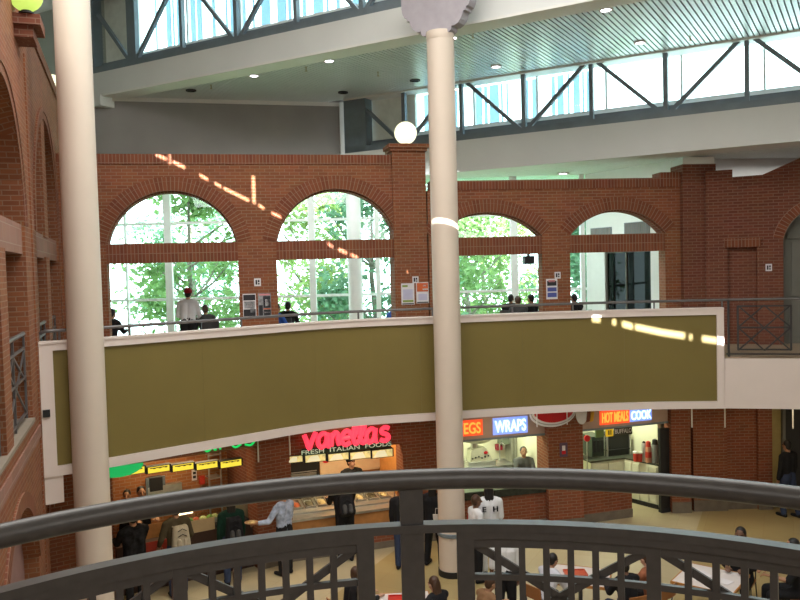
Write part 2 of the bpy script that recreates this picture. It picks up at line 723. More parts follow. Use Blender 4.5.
# ---- wall at the far right, with blind panel and arched doorway
FCW = frame((7.41, 18.9), (9.18, 18.3))
mb = MB()
mb.fbox(FCW, -0.15, 0.32, 0, 0.4, Z2, 6.27)
mb.fbox(FCW, 0.32, 0.95, 0.12, 0.4, Z2, 6.45)
mb.fbox(FCW, -0.15, 0.32, 0, 0.4, 6.27, 6.45)
mb.fbox(FCW, 0.95, 1.51, 0, 0.4, Z2, 6.45)
mb.fbox(FCW, -0.15, 1.51, 0, 0.4, 6.45, 7.72)
mb.fbox(FCW, -0.15, 0.44, -0.03, 0.42, 7.72, 8.09)
mb.fbox(FCW, 3.3, 6.2, 0, 0.4, Z2, 6.45)
for q in range(20):
    xa, xb = 1.51 + 1.79 * q / 20, 1.51 + 1.79 * (q + 1) / 20
    za, zb = [arch_z(x - 2.405, 0.895, 0.72, 6.45) for x in (xa, xb)]
    mb.hexa([fpt(FCW, xa, 0, za), fpt(FCW, xb, 0, zb), fpt(FCW, xb, 0.4, zb), fpt(FCW, xa, 0.4, za),
             fpt(FCW, xa, 0, 7.72), fpt(FCW, xb, 0, 7.72), fpt(FCW, xb, 0.4, 7.72), fpt(FCW, xa, 0.4, 7.72)], 0, (1, 3))
mb.fbox(FCW, 3.3, 6.2, 0, 0.4, 6.45, 7.72)
prof = [(0.44, 7.72), (0.44, 7.92), (1.08, 7.93), (1.90, 8.28), (2.7, 8.6), (3.5, 8.6), (6.2, 8.6), (6.2, 7.72)]
mb.prism([fpt(FCW, s, 0, z) for s, z in prof], -FCW[2] * 0.4)
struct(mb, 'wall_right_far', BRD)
mb = MB()
arch_ring(mb, FCW, 1.51, 3.3, 0.72, 6.45, 0, 0.22, -0.03, 0)
mb.fbox(FCW, 0.25, 1.03, -0.05, 0.11, 6.28, 6.45)
mb.fbox(FCW, 0.22, 1.06, -0.08, 0.0, 6.45, 6.49)
struct(mb, 'trim_8', SOL)
# the arched door
mb = MB()
mb.fbox(FCW, 1.45, 3.4, 0.3, 0.36, Z2, 7.3)
d1 = struct(mb, 'door_1', DOORG)
mb = MB()
mb.fbox(FCW, 1.53, 1.63, 0.24, 0.32, Z2, 6.75)
mb.fbox(FCW, 1.53, 3.3, 0.24, 0.32, 6.45, 6.55)
mb.build('door_frame', DOORG, d1)
mb = MB()
for z0, z1 in ((4.15, 5.0), (5.1, 6.35)):
    for s0 in (1.72, 2.5):
        mb.fbox(FCW, s0, s0 + 0.65, 0.27, 0.31, z0, z1)
mb.build('door_panel', DOORG, d1)

# ---- long brick wall at the left, seen along its length
FL = frame((-5.55, 12.2), (-5.8875, 13.2))
bays = [(-4.50, -1.05), (0.38, 4.60)]
URISE = (1.70, 2.10)
mb = MB()
e = [-9.0, bays[0][0], bays[0][1], bays[1][0], bays[1][1], 6.6]
for i in (0, 2, 4):
    mb.fbox(FL, e[i], e[i + 1], 0, 0.5, 0, 9.85)
for (a, c), ur, pil in zip(bays, URISE, ((-3.55, -3.0), (1.9, 2.5))):
    mid, half = (a + c) / 2, (c - a) / 2
    mb.fbox(FL, a, c, 0, 0.5, 3.30, 3.98)
    n = 28
    for q in range(n):
        xa, xb = a + (c - a) * q / n, a + (c - a) * (q + 1) / n
        for zs, rise, ztop in ((6.72, ur, 9.85), (2.05, 1.1, 3.30)):
            za, zb = [arch_z(x - mid, half, rise, zs) for x in (xa, xb)]
            mb.hexa([fpt(FL, xa, 0, za), fpt(FL, xb, 0, zb), fpt(FL, xb, 0.5, zb), fpt(FL, xa, 0.5, za),
                     fpt(FL, xa, 0, ztop), fpt(FL, xb, 0, ztop), fpt(FL, xb, 0.5, ztop), fpt(FL, xa, 0.5, ztop)], 0, (1, 3))
    mb.fbox(FL, pil[0], pil[1], 0.0, 0.42, 3.98, 6.35)
mb.fbox(FL, 1.9, 2.5, 0.0, 0.42, 6.7, 8.82)
# slim rib on the pier between the two bays
mb.fbox(FL, -0.30, 0.02, -0.02, 0, 0, 9.3)
struct(mb, 'wall_left', BR)
mb = MB()
for a, c in bays:
    mb.fbox(FL, a, c, 0.04, 0.46, 6.33, 6.74)
mb.fbox(FL, -9, 6.6, -0.02, 0.0, 3.62, 3.80)
struct(mb, 'trim_9', brick('pale_stone_band', (0.33, 0.17, 0.125), (0.28, 0.145, 0.105), (0.36, 0.24, 0.19), bw=0.6, rh=0.23))
mb = MB()
for a, c in bays:
    mb.fbox(FL, a, c, -0.03, 0.5, 3.98, 4.03)
struct(mb, 'trim_10', mat('stone_sill', (0.26, 0.21, 0.16), 0.7))
mb = MB()
for a, c in bays:
    ur = URISE[0] if a < 0 else URISE[1]
    arch_ring(mb, FL, a, c, ur, 6.72, 0, 0.13, -0.02, 0)
    arch_ring(mb, FL, a, c, ur, 6.72, 0.13, 0.2, -0.035, 0)
    arch_ring(mb, FL, a, c, 1.1, 2.05, 0, 0.2, -0.03, 0)
mb.fbox(FL, -9, 6.6, -0.03, 0.52, 9.85, 10.06)
struct(mb, 'trim_11', SOL)
mb = MB()
for a, c in bays:
    mb.fbox(FL, a, c, 0.2, 0.3, 0, 3.3)
struct(mb, 'wall_left_infill', mat('mauve_plaster', (0.26, 0.145, 0.135), 0.7))
mb = MB()
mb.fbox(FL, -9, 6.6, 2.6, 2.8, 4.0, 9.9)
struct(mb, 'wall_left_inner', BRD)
mb = MB()
mb.fbox(FL, -9, 6.6, 0.5, 2.8, 3.7, 4.0)
mb.fbox(FL, -9, 6.6, 0.3, 2.9, 9.86, 9.98)
struct(mb, 'floor_gallery', mat('upper_floor_tile', (0.34, 0.25, 0.17)))
# pedestals for the globe lamps on top of the wall
mb = MB()
for s in (-1.0,):
    mb.fbox(FL, s - 0.26, s + 0.26, -0.24, 0.0, 9.28, 9.44)
    mb.fbox(FL, s - 0.34, s + 0.34, -0.34, 0.0, 9.44, 9.58)
struct(mb, 'trim_12', BRD)

# ---- roof
F1 = frame((-7.33, 20.887), (-7.33 + LD.x, 20.887 + LD.y))
F2 = frame((-1.407, 22.369), (-1.407 + 0.867, 22.369 - 0.499))
FG = frame((-7.754, 21.259), (-1.41, 22.825))
CZ = 10.7
mb = MB()
mb.fbox(F1, -0.62, 22, 0, 0.5, CZ, 11.3)
mb.fbox(F1, -0.62, -0.30, -0.1, 0.55, 10.42, CZ)
mb.fbox(F1, -8.5, -0.62, 0.0, 0.5, 10.5, 11.3)
struct(mb, 'trim_13', BEAM)
mb = MB()
mb.fbox(F2, 0.0, 16.5, 0, 0.9, 8.42, 9.22)
struct(mb, 'trim_14', BEAM)
mb = MB()
mb.fbox(F2, 0.0, 16.5, -0.04, 0.5, 10.66, CZ)
mb.fbox(FG, -6.5, 6.5, -0.05, 0.0, 10.6, CZ)
mb.fbox(FG, 6.36, 6.52, -0.08, 0.1, 8.7, CZ)
mb.fbox(F1, -0.3, 22, -0.03, 0.54, CZ - 0.03, CZ + 0.02)
struct(mb, 'trim_15', WHITE)
mb = MB()
mb.fbox(FG, -6.5, 6.5, 0, 0.2, 8.7, CZ + 0.1)
struct(mb, 'wall_grey', GREYW)
# slatted ceiling between the two beam lines: slats run across
mb = MB()
o1, e1, n1 = F1
def hitline(p, d, fr):
    den = d.dot(fr[2])
    return (fr[0] - p).dot(fr[2]) / den
s = -0.9
while s < 19.5:
    for (sa, sb) in ((s, s + 0.080),):
        q = []
        for ss in (sa, sb):
            p = o1 + e1 * ss - n1 * 0.3
            t2 = hitline(p, -n1, F2)
            tg = hitline(p, -n1, FG)
            t = min(t2, tg) if tg > 0 else t2
            q.append((p, p - n1 * max(t, 0.01)))
        (pa, qa), (pb, qb) = q
        P = [V3(v.x, v.y, z) for z in (CZ, CZ + 0.03) for v in (pa, pb, qb, qa)]
        mb.hexa(P)
    s += 0.107
struct(mb, 'ceiling', SLAT)
mb = MB()
P = [o1 + e1 * -1 - n1 * 0.2, o1 + e1 * 22 - n1 * 0.2, F2[0] + F2[1] * 16.5 - F2[2] * 0.6, F2[0] - F2[2] * 0.6, FG[0] + FG[1] * 6.4 - FG[2] * 0.2, FG[0] - FG[1] * 0.4 - FG[2] * 0.2]
mb.prism([V3(p.x, p.y, 10.86) for p in P][::-1], (0, 0, 0.15))
struct(mb, 'ceiling_backing', mat('dark_roof_deck', (0.2, 0.21, 0.21), 0.8))
# low ceiling over the rooms behind the arcade
mb = MB()
P = [FG[0] - FG[1] * 6.5, FG[0] + FG[1] * 6.45, F2[0] - F2[2] * 0.9, F2[0] + F2[1] * 16.5 - F2[2] * 0.9, V3(13.9, 24.5, 0), V3(-13.9, 24.5, 0)]
mb.prism([V3(p.x, p.y, 8.52) for p in P][::-1], (0, 0, 0.2))
slm = brick('low_ceiling_slats', (0.78, 0.82, 0.79), (0.78, 0.82, 0.79), (0.3, 0.32, 0.31), bw=50, rh=0.14, ms=0.02, dirt=0)
struct(mb, 'ceiling_low', slm)
# nave roof, unseen wall blocking the sun, gaps cut for the streaks, outer walls
mb = MB()
mb.prism([V3(-14, 10.5, 13.4), V3(14, -6.0, 13.4), V3(14, 9.2, 13.4), V3(-14, 25.6, 13.4)], (0, 0, 0.2))
struct(mb, 'ceiling_nave', WHITE)
mb = MB()
mb.prism([V3(-14, 10.7, 9.5), V3(14, -5.8, 9.5), V3(14, -8, 9.5), V3(-14, -8, 9.5)][::-1], (0, 0, 0.2))
struct(mb, 'ceiling_rear', WHITE)
QB = 2.0
F0 = frame(tuple((LN * QB)[:2]), tuple((LN * QB + LD)[:2]))
def slot_at(T):
    """where the sun ray that lights point T crosses the gap wall: (distance along it, height)"""
    t = (T.dot(LN) - QB) / sunw.dot(LN)
    S = T - sunw * t
    return (S - F0[0]).dot(F0[1]), S.z
def on_wall(fr, x, y):
    d = ray(x, y)
    return CAM + d * ((fr[0] - CAM).dot(fr[2]) / d.dot(fr[2]))
gaps = []
hs = 0.04
def gap(Ta, Tb, h0=hs, h1=hs):
    (sa, za), (sb, zb) = slot_at(Ta), slot_at(Tb)
    gaps.append((sa, sb, za - h0, zb - h0, za + h1, zb + h1))
for a, c in (((155, 155), (167, 160)), ((172, 162), (185, 168)), ((199, 175), (208, 180)), ((214, 183), (221, 187)), ((223, 188), (249, 201)),
             ((258, 205), (264, 209)), ((271, 213), (281, 218)), ((327, 243), (333, 247)), ((338, 249), (347, 253)), ((350, 254), (358, 258))):
    gap(on_wall(FA, *a), on_wall(FA, *c))
gap(on_wall(FA, 168.5, 165), on_wall(FA, 171, 165), 0.0, 0.22)
gap(on_wall(FA, 252, 203), on_wall(FA, 255.5, 205), 0.0, 0.62)
cy = F_ = frame((0.3, 15.13), (1.5, 15.13))
gap(on_wall(cy, 432, 218), on_wall(cy, 461, 224))
PB = frame((2.85, 16.31), (6.62, 16.36))
for a, c in (((594, 317), (603, 318)), ((615, 320), (619, 321)), ((625, 322), (636, 325)), ((638, 325), (664, 331)), ((664, 331), (687, 335)), ((691, 336), (694, 337)), ((703, 338), (725, 342))):
    gap(on_wall(PB, *a), on_wall(PB, *c), 0.065, 0.065)
gaps.sort()
cutsx = sorted({-19.0, 16.0} | {x for g in gaps for x in g[:2]})
mb = MB()
for a, c in zip(cutsx, cutsx[1:]):
    m_ = (a + c) / 2
    here = sorted([g for g in gaps if g[0] <= m_ <= g[1]], key=lambda g: g[2])
    def lim(g, ss, hi):
        f = (ss - g[0]) / max(g[1] - g[0], 1e-6)
        return (g[4] + (g[5] - g[4]) * f) if hi else (g[2] + (g[3] - g[2]) * f)
    lo = (9.5, 9.5)
    for g in here + [None]:
        hi = (lim(g, a, False), lim(g, c, False)) if g else (13.4, 13.4)
        if hi[0] > lo[0] or hi[1] > lo[1]:
            P = [fpt(F0, ss, d, z) for lev in (lo, hi) for ss, d, z in ((a, 0, lev[0]), (c, 0, lev[1]), (c, 0.03, lev[1]), (a, 0.03, lev[0]))]
            mb.hexa(P)
        if g:
            lo = (max(lo[0], lim(g, a, True)), max(lo[1], lim(g, c, True)))
struct(mb, 'wall_rear_sun_mask', WHITE)  # unseen, shaped so the sun only passes as streaks
mb = MB()
mb.box((-13.95, 8.5, 6.7), (0.2, 33.5, 13.5))
struct(mb, 'wall_left_outer', GREENG)
mb = MB()
mb.box((13.95, 8.5, 6.7), (0.2, 33.5, 13.5))
struct(mb, 'wall_right', WHITE)
mb = MB()
mb.box((0, -8.1, 4.8), (28, 0.2, 9.6))
struct(mb, 'wall_rear', WHITE)
mb = MB()
mb.box((0, 23.3, 1.95), (27.8, 0.2, 3.9))
struct(mb, 'wall_back', WHITE)
# pale wall beyond the left end of the beam
mb = MB()
mb.fbox(F1, -8.5, -0.6, 0.3, 0.5, 11.2, 13.5)
mb.fbox(FG, -6.5, -0.3, -0.3, 0.0, 4.0, 11.2)
struct(mb, 'wall_far_left', GREENG)

# ---- trusses with the clerestory glass behind


def truss(label, fr, smin, smax, z0, z1, n0, pitch, thick=None, end=None):
    t = thing('roof_truss', label, 'truss', fpt(fr, smin, 0.1, z0))
    mb = MB()
    mb.fbox(fr, smin, smax, 0.0, 0.22, z0, z0 + 0.15)
    mb.fbox(fr, smin, smax, 0.25, 0.36, z0 + 0.18, z0 + 0.30)
    mb.build('bottom_chord', STEELB, t)
    mb = MB()
    mb.fbox(fr, smin, smax, 0.0, 0.22, z1 - 0.14, z1)
    mb.build('top_chord', STEELB, t)
    k = 0
    s = n0
    while s < smax:
        if s > smin:
            mb = MB()
            w = 0.15 if (thick and k == 0) else 0.05
            mb.fbox(fr, s - w, s + w, 0.05, 0.18, z0 + 0.1, z1 - 0.05)
            mb.build('post', STEELB, t)
        m = s + pitch / 2
        mb = MB()
        mb.fbox(fr, m - 0.045, m + 0.045, 0.05, 0.17, z0 + 0.1, z1 - 0.05)
        mb.build('post', STEELB, t)
        for ss in (m, s - pitch / 2):
            ss2 = max(ss, smin + 0.05)
            f = (ss2 - s) / (ss - s)
            mb = MB()
            sg = 1 if ss > s else -1
            a = fpt(fr, s + sg * 0.09, 0.11, z0 + 0.12)
            c = fpt(fr, ss2 - sg * 0.06, 0.11, z0 + 0.12 + (z1 - z0 - 0.18) * f)
            mb.bar(a, c, 0.09, 0.09, upv=fr[2])
            mb.build('diagonal_brace', STEELB, t)
        s += pitch
        k += 1
    if end:
        mb = MB()
        mb.fbox(fr, end[0], end[1], 0.0, 0.35, z0, z1)
        mb.build('end_post', STEELB, t)
    return t


truss('blue-grey steel truss across the topmost windows, above the first pale beam', F1, -0.6, 20, 11.3, 13.35, 0.76, 3.47, thick=True, end=(-0.72, -0.6))
truss('blue-grey steel truss below the slatted ceiling, behind the globe lamp', F2, 0.0, 16, 9.22, 10.84, 1.84, 3.38, end=(-0.02, 0.68))

BLIND = mat('pale_blue_blind', (0.55, 0.68, 0.78), 0.5, var=0.15, scale=3)
_n = BLIND.node_tree
_t = _n.nodes.new('ShaderNodeBsdfTranslucent')
_t.inputs[0].default_value = (0.55, 0.68, 0.78, 1)
_m = _n.nodes.new('ShaderNodeMixShader')
_m.inputs[0].default_value = 0.6
_n.links.new(_n.nodes['Principled BSDF'].outputs[0], _m.inputs[1])
_n.links.new(_t.outputs[0], _m.inputs[2])
_n.links.new(_m.outputs[0], _n.nodes['Material Output'].inputs[0])
k = 1
for fr, smin, smax, z0, z1, blind in ((F1, 0.6, 20, 11.62, 13.35, (0.9, 12.0)), (F2, 2.0, 16.0, 9.55, 10.68, (2.1, 7.0))):
    mb = MB()
    mb.fbox(fr, smin, smax, 0.5, 0.51, z0, z1)
    w = struct(mb, 'window_%d' % k, GLASS)
    mb = MB()
    mb.fbox(fr, smin, smax, 0.42, 0.56, z0 - 0.03, z0 + 0.1)
    s = smin
    while s < smax:
        mb.fbox(fr, s - 0.025, s + 0.025, 0.45, 0.53, z0, z1)
        s += 1.72
    mb.build('window_frame', MULL, w)
    mb = MB()
    s = blind[0]
    random.seed(5 + k)
    while s < blind[1]:
        wd = random.choice((0.05, 0.09, 0.16, 0.26))
        mb.fbox(fr, s, s + wd, 0.75, 0.78, z0 - 0.1, z1)
        s += wd + random.choice((0.06, 0.1, 0.22, 0.35))
    o = mb.build('vertical_blind', BLIND, w)
    k += 1
mb = MB()
mb.fbox(F1, -0.6, 0.62, 0.4, 0.5, 11.3, 13.4)
mb.fbox(F2, 0.6, 2.02, 0.4, 0.5, 9.2, 10.65)
struct(mb, 'wall_clerestory_end', mat('pale_green_plaster', (0.74, 0.77, 0.70), 0.8))

area('low_room_light', (3.6, 20.6, 8.36), 2.5, 1.0, 55, (0.9, 1.0, 0.98))  # added fill to brighten the pale side room
area('low_room_fill_b', (-2.5, 20.4, 8.3), 8, 0.6, 60, (0.95, 1.0, 0.98), target=(-2.5, 23, 5.0))  # added fill, tilted to light the mullion fronts and white column
area('low_room_fill_c', (9.6, 19.5, 8.36), 2.5, 0.5, 12, (1.0, 0.97, 0.93))  # added fill to lift the shaded wall at the far right
# ---- curtain wall beyond the arcade
GY = 23.0
mb = MB()
mb.box((0, GY, 6.4), (27.6, 0.02, 4.75))
w3 = struct(mb, 'window_3', GLASS)
def gx(px):
    return onY(px, 270, GY).x
for px, wd in ((60, .12), (128, .05), (170, .2), (245, .12), (313, .18), (378, .13), (443, .12), (514, .2), (582, .12)):
    mb = MB()
    mb.box((gx(px), GY - 0.08, 6.4), (wd, 0.14, 4.75))
    mb.build('mullion', MULL, w3)
for z in (5.27, 7.44, 8.3):
    mb = MB()
    mb.box((-4, GY - 0.04, z), (19.5, 0.08, 0.07))
    mb.build('transom', MULL, w3)
# white side room wall with its dark window and grilles
FW = frame((5.36, 22.9), (6.95, 20.0))
mb = MB()
wa, wb = f_s(FW, 605, 290)[0], f_s(FW, 651, 290)[0]
mb.fbox(FW, 0, wa, 0, 0.15, Z2, 8.75)
mb.fbox(FW, wb, 3.6, 0, 0.15, Z2, 8.75)
mb.fbox(FW, wa, wb, 0, 0.15, 6.33, 8.75)
mb.fbox(frame((6.95, 20.0), (13.9, 20.9)), 0, 6.9, 0, 0.15, Z2, 8.75)
struct(mb, 'wall_side_room', mat('bright_white_paint', (0.84, 0.86, 0.84), 0.6, var=0.02))
mb = MB()
mb.fbox(FW, wa, wb, 0.07, 0.08, Z2, 6.33)
w4 = struct(mb, 'window_4', TINT)
mb = MB()
for s0, s1 in ((wa, wa + 0.05), (wb - 0.04, wb), (wa + (wb - wa) * .45, wa + (wb - wa) * .47)):
    mb.fbox(FW, s0, s1, 0.03, 0.09, Z2, 6.33)
mb.fbox(FW, wa, wb, 0.03, 0.09, 6.26, 6.33)
mb.fbox(FW, wa - 0.06, wb + 0.06, -0.04, 0.0, 6.33, 6.40)
mb.build('window_frame', DOORG, w4)

# ---- tall columns
def column(label, x, y, r, ztop, ring=True):
    t = thing('round_column', label, 'column', (x, y, 0))
    mb = MB()
    mb.lathe((x, y, 0), [(r, 0.1), (r, ztop)], 40)
    mb.build('shaft', CREAM, t, smooth=True)
    mb = MB()
    mb.lathe((x, y, 0), [(r + 0.02, 0.0), (r + 0.02, 0.12), (r, 0.12)], 40)
    mb.build('base', BLACK, t, smooth=True)
    if ring:
        mb = MB()
        mb.lathe((x, y, 0), [(r, 0.78), (r + 0.02, 0.79), (r + 0.02, 0.85), (r, 0.86)], 40)
        mb.build('ring_band', STEELB, t, smooth=True)
    return t


column('thick cream round column standing in front of the brick wall end and green panels', -4.90, 12.4, 0.268, 13.4)
c2 = column('cream round column with a scalloped grey bracket at its top', 0.895, 15.42, 0.262, 10.45)
# scalloped bracket plate on the second column
mb = MB()
half = [(0.30, 10.40), (0.36, 10.44), (0.36, 10.50), (0.44, 10.50), (0.52, 10.54), (0.58, 10.60), (0.62, 10.68), (0.64, 10.74), (0.70, 10.74), (0.70, 10.80), (0.76, 10.82), (0.80, 10.90), (0.82, 11.0), (0.82, 11.3)]
cc = V3(0.875, 15.42, 0)
pr = half + [(-x, z) for x, z in half[::-1]]
PP = [cc + LD * x * 0.9 - LN * 0.13 + V3(0, 0, z) for x, z in pr]
mb.prism(PP, LN * 0.26)
mb.build('scalloped_bracket', mat('lilac_grey_paint', (0.36, 0.33, 0.36), 0.6), c2)
mb = MB()
mb.lathe((0.895, 15.42, 0), [(0.262, 10.30), (0.268, 10.31), (0.268, 10.45), (0.262, 10.46)], 32)
mb.build('collar', CREAM, c2, smooth=True)
# ------------------------------------------------------------------ railing in front of the camera
RC = V3(0.1226, 0.7978, 0)
RR = 1.83


def rp(a, r, z):
    return V3(RC.x + r * math.sin(a), RC.y + r * math.cos(a), z)


def ra(px, py, z):
    p = onZ(px, py, z) - RC
    return math.atan2(p.x, p.y)


def arcbox(mb, a0, a1, r0, r1, z0, z1, n=None):
    n = n or max(1, int(abs(a1 - a0) / 0.05))
    for k in range(n):
        A, B = a0 + (a1 - a0) * k / n, a0 + (a1 - a0) * (k + 1) / n
        sk = ([3] if k else []) + ([1] if k < n - 1 else [])
        mb.hexa([rp(A, r0, z0), rp(B, r0, z0), rp(B, r1, z0), rp(A, r1, z0), rp(A, r0, z1), rp(B, r0, z1), rp(B, r1, z1), rp(A, r1, z1)], 0, sk)


rl = thing('balcony_railing', 'dark curved metal railing with a thick round handrail and lattice panels, across the near view', 'railing', rp(0.1, RR, 4.2))
mb = MB()
mb.tube([rp(-1.35 + 2.8 * k / 70, RR, 5.298) for k in range(71)], 0.0345, 20)
mb.build('handrail', RAIL, rl, smooth=True)
mb = MB()
arcbox(mb, -1.35, 1.45, RR - 0.026, RR + 0.026, 5.125, 5.152, 70)
mb.build('mid_rail', RAIL, rl)
pc = ra(413.5, 545, 5.1)
for a in (pc, pc + 1.22, pc - 1.22):
    mb = MB()
    arcbox(mb, a - 0.021, a + 0.021, RR - 0.012, RR + 0.012, 4.2, 5.29, 1)
    mb.build('post', RAIL, rl)
R0, R1, ML, MR = ra(458, 560, 5.05), pc + 1.18, ra(366, 560, 5.05), pc - 1.18
mid_r, mid_l = ra(652, 570, 5.05), ra(178, 580, 5.05)
for (a0, a1, am) in ((R0, R1, mid_r), (MR, ra(375, 560, 5.05), mid_l)):
    pn = bpy.data.objects.new('lattice_panel', None)
    COL.objects.link(pn)
    pn.parent = rl
    ORG[pn] = ORG[rl]
    mb = MB()
    arcbox(mb, a0, a1, RR - 0.02, RR + 0.02, 5.099, 5.1245)
    arcbox(mb, a0, a1, RR - 0.02, RR + 0.02, 4.30, 4.36)
    for a in (a0, a1 - 0.031):
        arcbox(mb, a, a + 0.031, RR - 0.02, RR + 0.02, 4.36, 5.099, 1)
    mb.build('frame', RAIL, pn)
    for z in (5.068, 4.958, 4.848, 4.738, 4.628, 4.518, 4.408):
        mb = MB()
        arcbox(mb, a0 + 0.031, a1 - 0.031, RR - 0.009, RR + 0.009, z, z + (0.027 if z > 5 else 0.020))
        mb.build('crossbar', RAIL, pn)
    for (b0, b1) in ((a0 + 0.031, am - 0.012), (am + 0.012, a1 - 0.031)):
        n = max(2, round((b1 - b0) / ((mid_r - R0 - 0.043) / 7)))
        for k in range(1, n):
            a = b0 + (b1 - b0) * k / n
            mb = MB()
            arcbox(mb, a - 0.0059, a + 0.0059, RR - 0.0095, RR + 0.0095, 4.36, 5.101, 1)
            mb.build('bar', RAIL, pn)
        for sg in (0, 1):
            b1 = min(b1, b0 + (mid_r - R0)) if b0 > am else b1
            b0 = max(b0, b1 - (mid_r - R0)) if b1 < am else b0
            for zt in (5.074, 4.724):
                mb = MB()
                steps = 10
                for q in range(steps):
                    f0, f1 = q / steps, (q + 1) / steps
                    A, B = b0 + (b1 - b0) * f0, b0 + (b1 - b0) * f1
                    za, zb = (zt - 0.35 * f0, zt - 0.35 * f1) if sg == 0 else (zt - 0.35 + 0.35 * f0, zt - 0.35 + 0.35 * f1)
                    mb.bar(rp(A, RR + 0.016, za), rp(B, RR + 0.016, zb), 0.012, 0.026, upv=V3(0, 0, 1))
                mb.build('diagonal_brace', RAIL, pn)
    mb = MB()
    arcbox(mb, am - 0.012, am + 0.012, RR - 0.012, RR + 0.012, 4.36, 5.101, 1)
    mb.build('centre_post', RAIL, pn)
mb = MB()
mb.prism([rp(-1.6 + 3.2 * k / 40, RR + 0.05, 4.0) for k in range(41)] + [V3(4, -3, 4.0), V3(-4, -3, 4.0)], (0, 0, 0.2))
struct(mb, 'floor_landing', MATS['upper_floor_tile'])

# ------------------------------------------------------------------ handrail on top of the far balcony
t = thing('balcony_handrail', 'thin grey metal handrail above the olive panelled balcony front', 'handrail', (BC[30][0], BC[30][1] + 0.2, Z2))
BCH = BC[2:] + FC[1:]
NH = normals(BCH)
mb = MB()
pts = [V3(p[0], p[1], 5.17) - n * 0.12 for p, n in zip(BCH, NH)]
pts = [pts[0] + V3(-0.12, 0.02, -0.12), pts[0] + V3(-0.09, 0, -0.04)] + pts
mb.tube(pts, 0.028, 10)
mb.build('rail', RAILF, t, smooth=True)
for px in (60, 133, 245, 361, 432, 510, 577, 654, 726):
    best = min(pts, key=lambda q: abs(400 + F * (q - CAM).dot(rt) / (q - CAM).dot(fw) - px))
    mb = MB()
    mb.tube([V3(best.x, best.y, 4.0), V3(best.x, best.y, 5.16)], 0.018, 8)
    mb.build('post', RAILF, t)
# lattice railing on the white fascia
t = thing('balustrade', 'grey metal balustrade with crossed lattice panel, standing on the plain white fascia', 'railing', (FC[4][0], FC[4][1] + 0.1, Z2))
FR = frame((6.75, 16.42), (8.6, 15.92))
def fx(px):
    return f_s(FR, px, 330)[0]
for px in (728.5,):
    mb = MB()
    mb.fbox(FR, fx(px) - 0.02, fx(px) + 0.02, -0.02, 0.02, Z2, 5.15)
    mb.build('post', RAILK, t)
for xa, xb in ((738, 791), (801, 854)):
    a, c = fx(xa), fx(xb)
    mb = MB()
    for z in (4.13, 4.58, 5.02):
        mb.fbox(FR, a, c, -0.012, 0.012, z, z + 0.035)
    for s in (a, c):
        mb.fbox(FR, s - 0.018, s + 0.018, -0.012, 0.012, 4.13, 5.05)
    for s1, s2, z1, z2 in ((a, c, 4.13, 5.05), (a, c, 5.05, 4.13), (a, (a + c) / 2, 4.6, 5.05), ((a + c) / 2, c, 5.05, 4.6), (a, (a + c) / 2, 4.6, 4.13), ((a + c) / 2, c, 4.13, 4.6)):
        mb.bar(fpt(FR, s1, 0, z1), fpt(FR, s2, 0, z2), 0.03, 0.018, upv=FR[2])
    mb.build('lattice_panel', RAILK, t)
mb = MB()
mb.fbox(FR, fx(726), fx(880), -0.015, 0.015, 4.04, 4.07)
mb.build('bottom_rail', RAILK, t)
# lattice guard in the arched gallery opening
for s0, lab in ((-4.45, 'dark metal lattice guard in the near gallery opening of the long brick wall'), (0.45, 'dark metal lattice guard in the far gallery opening beside the tall column')):
    t = thing('gallery_guard', lab, 'railing', fpt(FL, s0 + 1.9, 0.08, 4.03))
    for q in (0, 1):
        a = s0 + (0.0 if q == 0 else (1.45 if s0 < 0 else 2.05))
        c = a + (0.9 if q == 0 and s0 < 0 else 1.45) + (0.5 if q == 1 and s0 < 0 else 0)
        mb = MB()
        for z in (4.10, 4.6, 5.0):
            mb.fbox(FL, a, c, 0.06, 0.09, z, z + 0.035)
        for s1, s2, z1, z2 in ((a, c, 4.1, 5.0), (a, c, 5.0, 4.1), (a, a + 0.79, 4.55, 5.0), (a + 0.79, c, 5.0, 4.55)):
            mb.bar(fpt(FL, s1, 0.075, z1), fpt(FL, s2, 0.075, z2), 0.035, 0.02, upv=FL[2])
        for s in (a, a + 0.79, c):
            mb.fbox(FL, s - 0.02, s + 0.02, 0.06, 0.09, 4.03, 5.2)
        mb.build('lattice_panel', RAILF, t)
    mb = MB()
    mb.tube([fpt(FL, s0, 0.075, 5.22), fpt(FL, s0 + 3.38, 0.075, 5.22)], 0.03, 10)
    mb.build('handrail', RAILF, t, smooth=True)

# ------------------------------------------------------------------ lamps


def globe(label, p, r, m=GLOBE, light=True):
    t = thing('globe_lamp', label, 'lamp', p, 'globe lamps on the brick walls')
    x, y, z = p
    mb = MB()
    mb.lathe((x, y, z), [(r * 0.45, 0), (r * 0.45, 0.02), (r * 0.3, 0.03), (r * 0.3, 0.06)], 20)
    mb.build('lamp_base', BLACK, t, smooth=True)
    mb = MB()
    mb.ell((x, y, z + 0.03 + r), (r, r, r), 24)
    mb.build('lamp_shade', m, t, smooth=True)


p = fpt(FA, 6.81, 0.2, 8.82)
globe('round white globe lamp on the brick pier behind the tall bracketed column', p, 0.26)
globe('yellow-green globe lamp on the brick corbel of the long side wall', fpt(FL, -1.3, -0.17, 9.58), 0.22, GLOBEY)
globe('pale globe lamp on the wall top partly behind the thick column', fpt(FL, 6.1, 0.1, 10.06), 0.2)


